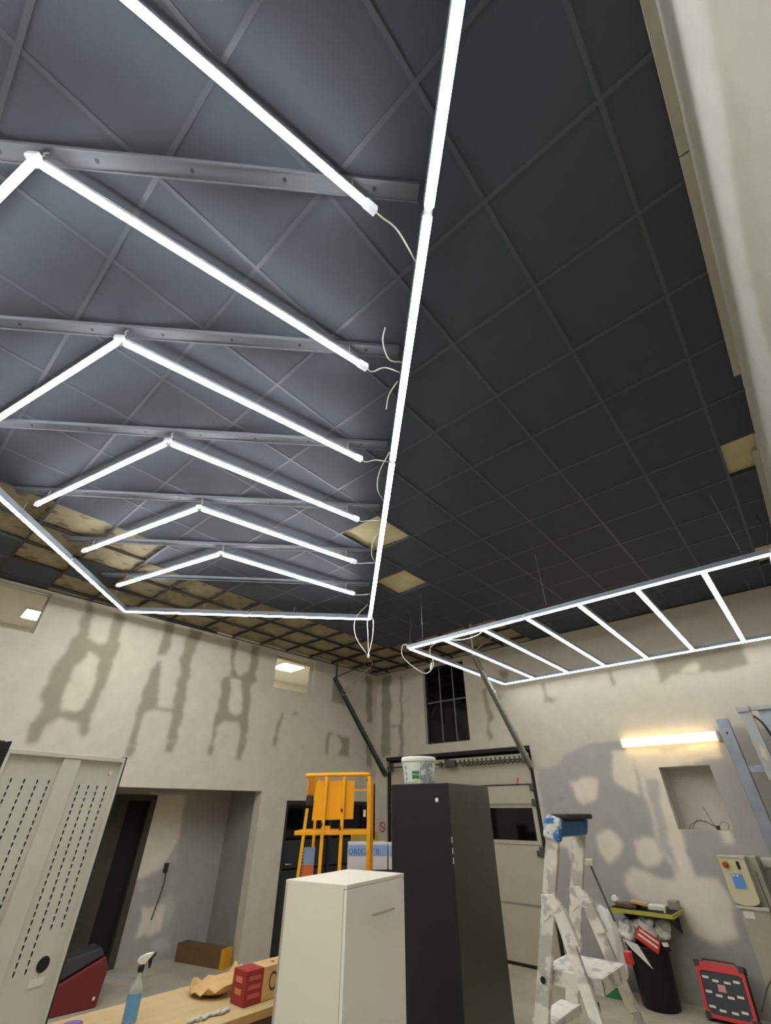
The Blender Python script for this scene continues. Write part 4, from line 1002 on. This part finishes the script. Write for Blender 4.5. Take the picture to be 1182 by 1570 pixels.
mb = MB(); mb.prism([LW(2.765, .0, -.12), LW(2.925, 0, -.03), LW(2.95, 0, -.11), LW(2.775, 0, -.19)], (0, 0, .204)); mb.build('tape', 'tape', t)
for k, (s0, s1, n0, n1, lb_) in enumerate(((3.65, 4.75, -.95, -.62, 'long pale strip painting light along the alcove floor by the door'), (3.0, 3.55, -1.12, -1.02, 'narrow pale strip painting light at the foot of the alcove wall'))):
    rs = np.random.RandomState(k+3); top = [LW(s0+(s1-s0)*f_, .0, n1+rs.uniform(-.03, .03)) for f_ in np.linspace(0, 1, 14)]; bot = [LW(s0+(s1-s0)*f_, .0, n0+rs.uniform(-.04, .04)) for f_ in np.linspace(1, 0, 14)]
    o = MB().prism(top+bot, (0, 0, .004)).build('painted_light_strip', 'painted_light'); tag(o, lb_, 'painted_light'); o['kind'] = 'stuff'  # thin pale slabs paint the strips of light on the alcove floor
# ------------------------------------------------------------------ yellow mast lift
L0_ = Vector((-4.235, 3.50, 0)); er = Vector((.49, .51, 0)).normalized(); eb_ = Vector((-er.y, er.x, 0))
def YL(zx, zy, b=0):     # basket grid: across, down, away
    return L0_+er*((zx-165)*.00120)+eb_*b+Vector((0, 0, 2.165-(zy-160)*.00098))
t = thing('yellow_lift', 'yellow mast lift with tubular basket behind the white cabinet', 'lift', YL(450, 160, .25)*1)
t.location.z = 0
DB = .52; ZB = 1.06
def vbar(zx0, zy0, zx1, b, w=.034, nm='upright', z1=ZB, m='yellow'):
    p0 = YL(zx0, zy0, b); p1 = YL(zx1, 0, b); p1.z = z1
    return MB().bar(p0, p1, w, w, upv=er).build(nm, m, t, bevel=.004)
# top rail loop with rounded corners
loop = [YL(215, 158, DB), YL(175, 160, DB*.9), YL(168, 162, DB*.5), YL(172, 168, .05), YL(215, 168, 0), YL(450, 160, 0), YL(700, 156, 0), YL(738, 160, .03), YL(742, 175, .12), YL(745, 178, DB)]
MB().tube(loop, .019, seg=8, samples=5).build('top_rail', 'yellow', t, smooth=True)
vbar(205, 470, 165, 0, .03); vbar(355, 180, 345, 0); vbar(515, 180, 508, 0); 
vbar(742, 175, 745, 0, .038); vbar(265, 180, 262, DB*.8, .03); vbar(765, 215, 770, .10, .05, 'mast')
MB().bar(YL(795, 240, .16), YL(800, 740, .16), .012, .02).build('mast_edge', 'black', t)
MB().bar(YL(115, 680, 0), YL(745, 676, 0), .036, .036).build('mid_rail', 'yellow', t, bevel=.004)
MB().bar(YL(130, 676, 0), YL(170, 676, DB), .03, .03).build('mid_rail', 'yellow', t, bevel=.004); MB().bar(YL(745, 676, 0), YL(745, 676, DB), .03, .03).build('mid_rail', 'yellow', t, bevel=.004)
MB().bar(YL(172, 676, DB), YL(745, 676, DB), .03, .03).build('mid_rail', 'yellow', t, bevel=.004)
MB().prism([YL(265, 215, .028), YL(612, 213, .028), YL(608, 562, .028), YL(250, 575, .028)], eb_*.006).build('plate', 'yellowplate', t)
MB().prism([YL(195, 190, .03), YL(265, 190, .30), YL(265, 350, .30), YL(185, 350, .03)], er*.006).build('side_plate', 'yellowplate', t)
MB().bar(YL(610, 302, .02), YL(742, 302, .02), .014, .014).build('chain_bar', 'yellow', t)
MB().obox(YL(385, 640, .03), er*.033, eb_*.02, (0, 0, .02)).build('bracket', 'yellow', t, bevel=.003)
for zx, zy in ((505, 487), (338, 610), (497, 640), (210, 400)): MB().obox(YL(zx, zy, -.02), er*.010, eb_*.006, (0, 0, .016)).build('grease_mark', 'grease', t, bevel=.004)
MB().obox(YL(215, 400, .12), er*.035, eb_*.08, (0, 0, .05)).build('control_grip', 'grease', t, bevel=.012)
MB().obox(YL(712, 512, .16), er*.012, eb_*.02, (0, 0, .03)).build('white_tag', 'sticker', t)
c_ = YL(455, 0, DB/2); c_.z = 0
def ybox(hx_, hy_, z0, z1): return MB().obox((c_.x, c_.y, (z0+z1)/2), er*hx_, eb_*hy_, (0, 0, (z1-z0)/2))
ybox(.37, DB/2+.02, ZB-.05, ZB).build('platform', 'yellow', t, bevel=.006)
ybox(.09, .09, .25, ZB-.05).build('lower_mast', 'yellow', t, bevel=.006); ybox(.34, .30, .12, .25).build('chassis', 'yellow', t, bevel=.01)
for a in (-1, 1):
    for b in (-1, 1):
        p = Vector((c_.x, c_.y, .065))+er*(.29*a)+eb_*(.24*b); MB().tube([p-er*.02, p+er*.02], .065, seg=16).build('wheel', 'black', t, smooth=False)
# rack with boxes behind the lift
rk = Vector((-5.0, 5.45, 0))
t = thing('dark_table', 'dark steel table behind the yellow lift carrying boxes', 'table', rk)
def RK(a, b, z): return rk+er*a+eb_*b+Vector((0, 0, z))
TZ = 1.215
MB().obox(RK(0, 0, TZ-.015), er*.50, eb_*.30, (0, 0, .015)).build('top', 'seal', t)
for a in (-.45, .45):
    for b in (-.25, .25): MB().obox(RK(a, b, (TZ-.03)/2), er*.02, eb_*.02, (0, 0, (TZ-.03)/2)).build('leg', 'seal', t)
def carton(a0, a1, b0, b1, h, label, txt=None):
    t = thing('white_carton', label, 'carton', RK((a0+a1)/2, (b0+b1)/2, TZ), 'blue and white cartons behind the lift')
    w_ = (a1-a0)/2; c = RK((a0+a1)/2, (b0+b1)/2, TZ+h/2)
    MB().obox(c, er*w_, eb_*((b1-b0)/2), (0, 0, h/2)).build('box', 'cartonwhite', t, bevel=.004)
    f0 = RK(a0+.006, b0-.001, 0); f1 = RK(a1-.006, b0-.001, 0)
    bl = MB().prism([f0+Vector((0, 0, TZ+h*.50)), f1+Vector((0, 0, TZ+h*.50)), f1+Vector((0, 0, TZ+h*.93)), f0+Vector((0, 0, TZ+h*.93))], eb_*-.001).build('blue_band', 'cartonblue', t)
    if txt:
        o = RK((a0+a1)/2-.05, b0-.0028, TZ+h*.66); text_mesh('lettering', txt, h*.30, 'inkblue', frame_mw(o, er, (0, 0, 1)), bl)
    return t
carton(-.36, .16, -.24, .16, .275, 'blue and white carton with lettering behind the lift post', "ORECAT' B")
ct = carton(.175, .40, -.24, .12, .268, 'smaller blue and white carton beside the black cabinet')
MB().obox(RK(.37, -.243, TZ+.225), er*.025, eb_*.001, (0, 0, .008)).build('print_mark', 'inkblue', ct)
tag(MB().obox(RK(-.12, .22, TZ+.19), er*.20, eb_*.055, (0, 0, .19)).build('khaki_box', 'khaki', bevel=.004), 'dull khaki box standing behind the blue and white carton', 'box')
t = thing('printed_sheet', 'spiral bound blue and orange printed sheet between the lift uprights', 'printed sheet', YL(235, 1085, .30))
ps = [YL(185, 815, .30), YL(288, 812, .30), YL(285, 1085, .30), YL(180, 1085, .30)]
MB().prism(ps, eb_*.012).build('sheet', 'cartonblue', t)
ps = [YL(188, 960, .298), YL(284, 960, .298), YL(282, 1080, .298), YL(184, 1080, .298)]
MB().prism(ps, eb_*.001).build('orange_print', 'orange', t)
mb = MB()
for k in range(9): mb.obox(YL(186, 830+k*28, .297), er*.010, eb_*.002, (0, 0, .004))
mb.build('binding', 'ink', t)

# ------------------------------------------------------------------ stepladder
yn, yf = 2.54, 2.88
def railx(z): return -1.11-.31*((CAM_H-.05)-z)
t = thing('stepladder', 'paint spattered aluminium stepladder with blue top in front of the garage door', 'ladder', (-1.3, 2.71, 0))
def rail(y, z0, z1, m, nm='side_rail', w=.026, h=.062): return MB().bar((railx(z0), y, z0), (railx(z1), y, z1), w, h, upv=(1, 0, .3)).build(nm, m, t, bevel=.003)
for y, z in ((yn, 0), (yf, 0)): rail(y, 0.0, 1.81, 'alu')
for z in (.28, .56, .84, 1.08): MB().box((railx(z)-.05, yn+.013, z-.015), (railx(z)+.05, yf-.013, z+.015)).build('tread', 'splat', t, bevel=.004)
# hinged rear legs
HZ = 1.49
for y, ye in ((yn, yn-.09), (yf, yf+.09)):
    MB().bar((railx(HZ)+.035, y, HZ), (railx(HZ)+.035+.115, y+(ye-y)*.33, 1.10), .024, .05, upv=(1, 0, .2)).build('rear_leg', 'splat', t, bevel=.003)
    MB().bar((railx(HZ)+.15, y+(ye-y)*.33, 1.10), (railx(HZ)+.42, ye, .0), .024, .05, upv=(1, 0, .2)).build('rear_leg', 'alu', t, bevel=.003)
    # curved hinge bracket
    MB().prism([(railx(HZ)-.035, y-.017, HZ-.07), (railx(HZ)-.03, y-.017, HZ+.03), (railx(HZ)+.03, y-.017, HZ+.035), (railx(HZ)+.075, y-.017, HZ-.02), (railx(HZ)+.115, y-.017, HZ-.13), (railx(HZ)+.065, y-.017, HZ-.14), (railx(HZ)+.035, y-.017, HZ-.05), (railx(HZ)+.01, y-.017, HZ-.04)], (0, .034, 0)).build('hinge_bracket', 'splat', t, bevel=.004)
for z in (.3, .65): MB().bar((railx(HZ)+.15+(1.10-z)*.245, yn-.05, z), (railx(HZ)+.15+(1.10-z)*.245, yf+.05, z), .03, .02).build('rear_brace', 'alu', t)
# platform
PZ = 1.265
MB().prism([(-1.30, yn+.02, PZ-.022), (-1.04, yn+.02, PZ-.022), (-1.04, yf-.02, PZ-.022), (-1.30, yf-.02, PZ-.022)], (0, 0, .022)).build('platform', 'splat', t, bevel=.003)
mb = MB().box((-1.045, yn+.02, PZ-.05), (-1.035, yf-.02, PZ-.002)); mb.box((-1.30, yn+.015, PZ-.05), (-1.035, yn+.025, PZ-.002)); mb.build('platform_skirt', 'splat', t)
MB().box((-1.22, yn-.02, .745), (-.98, yf+.02, .765)).build('lower_tray', 'splat', t, bevel=.003)
# top: blue moulded handle
mb = MB(); zt = 1.80
mb.obox((railx(1.78)-.0, (yn+yf)/2, 1.775), (.035, 0, 0), (0, (yf-yn)/2+.01, 0), (0, 0, .035)); mb.build('top_beam', 'blueplastic', t, bevel=.012, seg=3)
MB().obox((railx(1.80)+.005, (yn+yf)/2+.06, 1.822), (.05, 0, 0), (0, (yf-yn)/2+.0, 0), (0, 0, .012)).build('top_tray', 'grease', t, bevel=.008)
MB().bar((railx(1.73), yn-.004, 1.73), (railx(1.815), yn-.004, 1.825), .044, .085, upv=(1, 0, .3)).build('corner_grip', 'bluesplat', t, bevel=.012, seg=3)
MB().bar((railx(1.755), yf+.004, 1.755), (railx(1.815), yf+.004, 1.825), .044, .078, upv=(1, 0, .3)).build('corner_grip', 'blueplastic', t, bevel=.012, seg=3)
# strut and small fittings
MB().tube([(railx(1.6)+.06, yf+.02, 1.62), (railx(1.6)+.12, yf+.03, 1.40)], .005, seg=6).build('stay_rod', 'track', t)
MB().obox((railx(1.62)+.05, yf+.01, 1.625), (.03, 0, 0), (0, .012, 0), (0, 0, .014)).build('stay_bracket', 'alu', t, bevel=.004)
MB().obox((-1.03, yf+.045, PZ+.01), (.016, 0, 0), (0, .018, 0), (0, 0, .022)).build('red_clip', 'red', t, bevel=.004)
p = (railx(1.23)-.0, yn-.0145, 1.23); MB().tube([p, (p[0], p[1]-.004, p[2])], .012, seg=12).build('rail_plug', 'black', t)
MB().obox((-1.08, yn+.01, PZ-.10), (.016, 0, 0), (0, .012, 0), (0, 0, .03)).build('lock_catch', 'black', t, bevel=.006)

# ------------------------------------------------------------------ bin, shelf table, rubbish
bcx, bcy = -2.40, 7.52
t = thing('black_bin', 'round black rubbish bin overflowing below the olive edged shelf', 'bin', (bcx, bcy, 0))
MB().lathe((bcx, bcy, 0), [(.185, 0), (.195, .006), (.225, .50), (.237, .505), (.237, .53), (.215, .53), (.21, .50), (.19, .05), (0, .05)], 32).build('body', 'black', t, smooth=True)
MB().obox((bcx+.22, bcy-.02, .505), (.03, 0, 0), (0, .05, 0), (0, 0, .022)).build('handle', 'black', t, bevel=.01)
t = thing('wall_shelf', 'black wall shelf with olive edge above the rubbish bin', 'shelf', (-2.26, 7.55, .82))
TX0, TX1, TY0, TY1, TZ2 = -2.66, -1.95, 7.26, 7.80, .85
MB().box((TX0, TY0, TZ2-.03), (TX1, TY1, TZ2)).build('top', 'blackmatte', t, bevel=.002)
for a, b in (((TX0-.004, TY0-.012, TZ2-.034), (TX1+.004, TY0, TZ2+.004)), ((TX0-.012, TY0, TZ2-.034), (TX0, TY1, TZ2+.004)), ((TX1, TY0, TZ2-.034), (TX1+.012, TY1, TZ2+.004))): MB().box(a, b).build('edge_strip', 'olive', t)
for x in (TX0+.10, TX1-.10):
    MB().prism([(x-.01, YB-.002, TZ2-.03), (x-.01, TY0+.10, TZ2-.03), (x-.01, YB-.002, TZ2-.24)], (.02, 0, 0)).build('bracket', 'black', t)
MB().box((TX0, TY1, TZ2-.03), (TX1, YB-.001, TZ2)).build('wall_rail', 'blackmatte', t)
def slabobj(nm, m, c, hx_, hy_, hz_, rz, tilt, label, cat, group=None):
    R3 = Matrix.Rotation(rz, 3, 'Z') @ Matrix.Rotation(tilt, 3, 'Y')
    o = MB().obox(c, R3 @ Vector((hx_, 0, 0)), R3 @ Vector((0, hy_, 0)), R3 @ Vector((0, 0, hz_))).build(nm, m, bevel=.003)
    return tag(o, label, cat, group)
g1 = 'scraps on the olive edged shelf'
slabobj('cardboard_scrap', 'cardboard2', (-2.34, 7.45, TZ2+.055), .09, .08, .012, .2, .12, 'flat orange brown cardboard piece on the olive edged shelf', 'cardboard', g1)
slabobj('cardboard_scrap', 'browncard', (-2.47, 7.46, TZ2+.022), .11, .10, .016, -.1, 0, 'darker brown cardboard piece under the orange brown one', 'cardboard', g1)
slabobj('paper_packet', 'paper', (-2.16, 7.50, TZ2+.025), .09, .08, .02, .1, 0, 'off white packet on the middle of the olive edged shelf', 'packet', g1)
slabobj('wood_lath', 'controlbeige', (-2.05, 7.38, TZ2+.03), .012, .11, .022, .25, 0, 'short pale lath at the right end of the olive edged shelf', 'lath', g1)
slabobj('small_crate', 'garagegrey', (-2.0, 7.66, TZ2+.045), .05, .08, .04, 0, 0, 'small grey box at the back right of the olive edged shelf', 'box', g1)
tag(blob((-2.625, 7.46, TZ2+.066), .042, 9, n=3, amp=.2, freq=6).build('crumpled_paper', 'paper', smooth=True), 'crumpled white paper at the left end of the olive edged shelf', 'paper', g1)
g2 = 'rubbish in and around the black bin'
bags = [((-2.54, 7.42, .63), .13, 'crumpled clear plastic film at the left rim of the bin', (1, 1, .8)), ((-2.33, 7.42, .69), .11, 'crumpled pale film in the middle of the bin', (1, .9, .9)), ((-2.19, 7.53, .66), .10, 'bluish white crumpled film behind the red packet', (1, .9, .9)), ((-2.40, 7.62, .66), .12, 'crumpled film at the back of the bin', (1, 1, .8))]
for k, (c, r, l, sc_) in enumerate(bags):
    tag(blob(c, r, 20+k, n=4, amp=.28, sc=sc_, freq=9).build('crumpled_film', 'bag', smooth=False), l, 'plastic film', g2)
tag(blob((-2.76, 7.40, .50), .19, 31, n=4, amp=.16, sc=(.75, .6, 1.75), freq=6).build('plastic_bag', 'bag', smooth=False), 'large pale translucent plastic bag hanging beside the bin on the left', 'plastic bag', g2)
o = thing('red_packet', 'red and cream printed packet stuck in the bin', 'packet', (-2.29, 7.40, .56), g2)
R3 = Matrix.Rotation(.3, 3, 'Z') @ Matrix.Rotation(.55, 3, 'Y') @ Matrix.Rotation(.9, 3, 'X')
c = Vector((-2.30, 7.30, .60)); ax, ay, az = R3 @ Vector((.12, 0, 0)), R3 @ Vector((0, .07, 0)), R3 @ Vector((0, 0, .012))
MB().obox(c, ax, ay, az).build('box', 'red', o, bevel=.003)
for k in (-.3, .45): MB().obox(c+ay*k+az*1.05, ax*.85, ay*.16, az*.06).build('cream_stripe', 'paper', o)
tag(MB().lathe((-2.13, 7.33, .56), [(.03, 0), (.034, .004), (.034, .03), (.012, .031), (.012, .004), (0, .004)], 16).build('tape_roll', 'paper', smooth=False), 'small white roll at the right rim of the bin', 'tape roll', g2)
tag(MB().prism([(-2.58, 7.27, .58), (-2.42, 7.265, .55), (-2.31, 7.255, .36), (-2.50, 7.265, .50)], (0, -.003, .0)).build('paper_sheet', 'paper'), 'pointed white sheet hanging over the rim of the bin', 'paper', g2)
t = thing('green_box', 'low box with a green base on the floor by the back wall', 'box', (-2.95, 7.6, 0))
MB().box((-3.12, 7.45, 0), (-2.80, 7.75, .10)).build('base', 'green', t, bevel=.004); MB().box((-3.12, 7.45, .10), (-2.80, 7.75, .17)).build('lid', 'cardboard', t, bevel=.004)
tag(MB().box((-3.62, 7.62, 0), (-3.47, 7.76, .17)).build('brick_block', 'browncard', bevel=.006), 'small brown block at the foot of the garage door frame', 'block')
# red and black tool case leaning against the wall
t = thing('red_black_case', 'red and black organiser case leaning against the back wall by the control post', 'tool case', (-1.66, 7.55, 0))
o0 = Vector((-1.93, 7.44, .03)); cxv = Vector((.44, 0, 0)); tilt = .28
zv = Vector((0, math.sin(tilt), math.cos(tilt))); nv = Vector((0, -math.cos(tilt), math.sin(tilt)))
def CS(a, b, n): return o0+Vector((a, 0, 0))+zv*b+nv*n
Wc, Hc, ch = .46, .43, .055
outl = [(ch, 0), (Wc-ch, 0), (Wc, ch), (Wc, Hc-ch), (Wc-ch, Hc), (ch, Hc), (0, Hc-ch), (0, ch)]
MB().prism([CS(a, b, -.12) for a, b in outl], nv*.115).build('body', 'black', t, bevel=.006)
inn = [(ch+.012, .03), (Wc-ch-.012, .03), (Wc-.03, ch+.012), (Wc-.03, Hc-ch-.03), (Wc-ch-.012, Hc-.07), (ch+.012, Hc-.07), (.03, Hc-ch-.03), (.03, ch+.012)]
mb = MB()
for k in range(8):
    j = (k+1) % 8; mb.prism([CS(*outl[k], 0), CS(*outl[j], 0), CS(*inn[j], 0), CS(*inn[k], 0)], nv*.014)
mb.build('red_rim', 'red', t)
MB().prism([CS(a, b, -.004) for a, b in inn], nv*.010).build('window', 'greyplastic', t)
for r_, b in enumerate((.065, .175, .285)):
    for cidx, a in enumerate((.075, .165, .275, .365)):
        bb = b+(.012 if cidx in (0, 3) else -.006)
        MB().prism([CS(a-.03, bb, .007), CS(a+.03, bb, .007), CS(a+.03, bb+.02, .007), CS(a-.03, bb+.02, .007)], nv*.002).build('compartment_tab', 'sticker', t)
MB().prism([CS(.175, .21, .007), CS(.245, .21, .007), CS(.245, .265, .007), CS(.175, .265, .007)], nv*.002).build('pink_label', 'pinklabel', t)
for a, b in ((.02, Hc-.02), (Wc-.02, Hc-.02), (.02, .02), (Wc-.02, .02)): MB().obox(CS(a, b, -.05), (.03, 0, 0), zv*.03, nv*.066).build('corner_guard', 'greyplastic', t, bevel=.008)
MB().tube([CS(.06, Hc-.0, -.05), CS(.08, Hc+.028, -.05), CS(Wc-.08, Hc+.028, -.05), CS(Wc-.06, Hc, -.05)], .009, seg=6).build('handle', 'redcase', t)
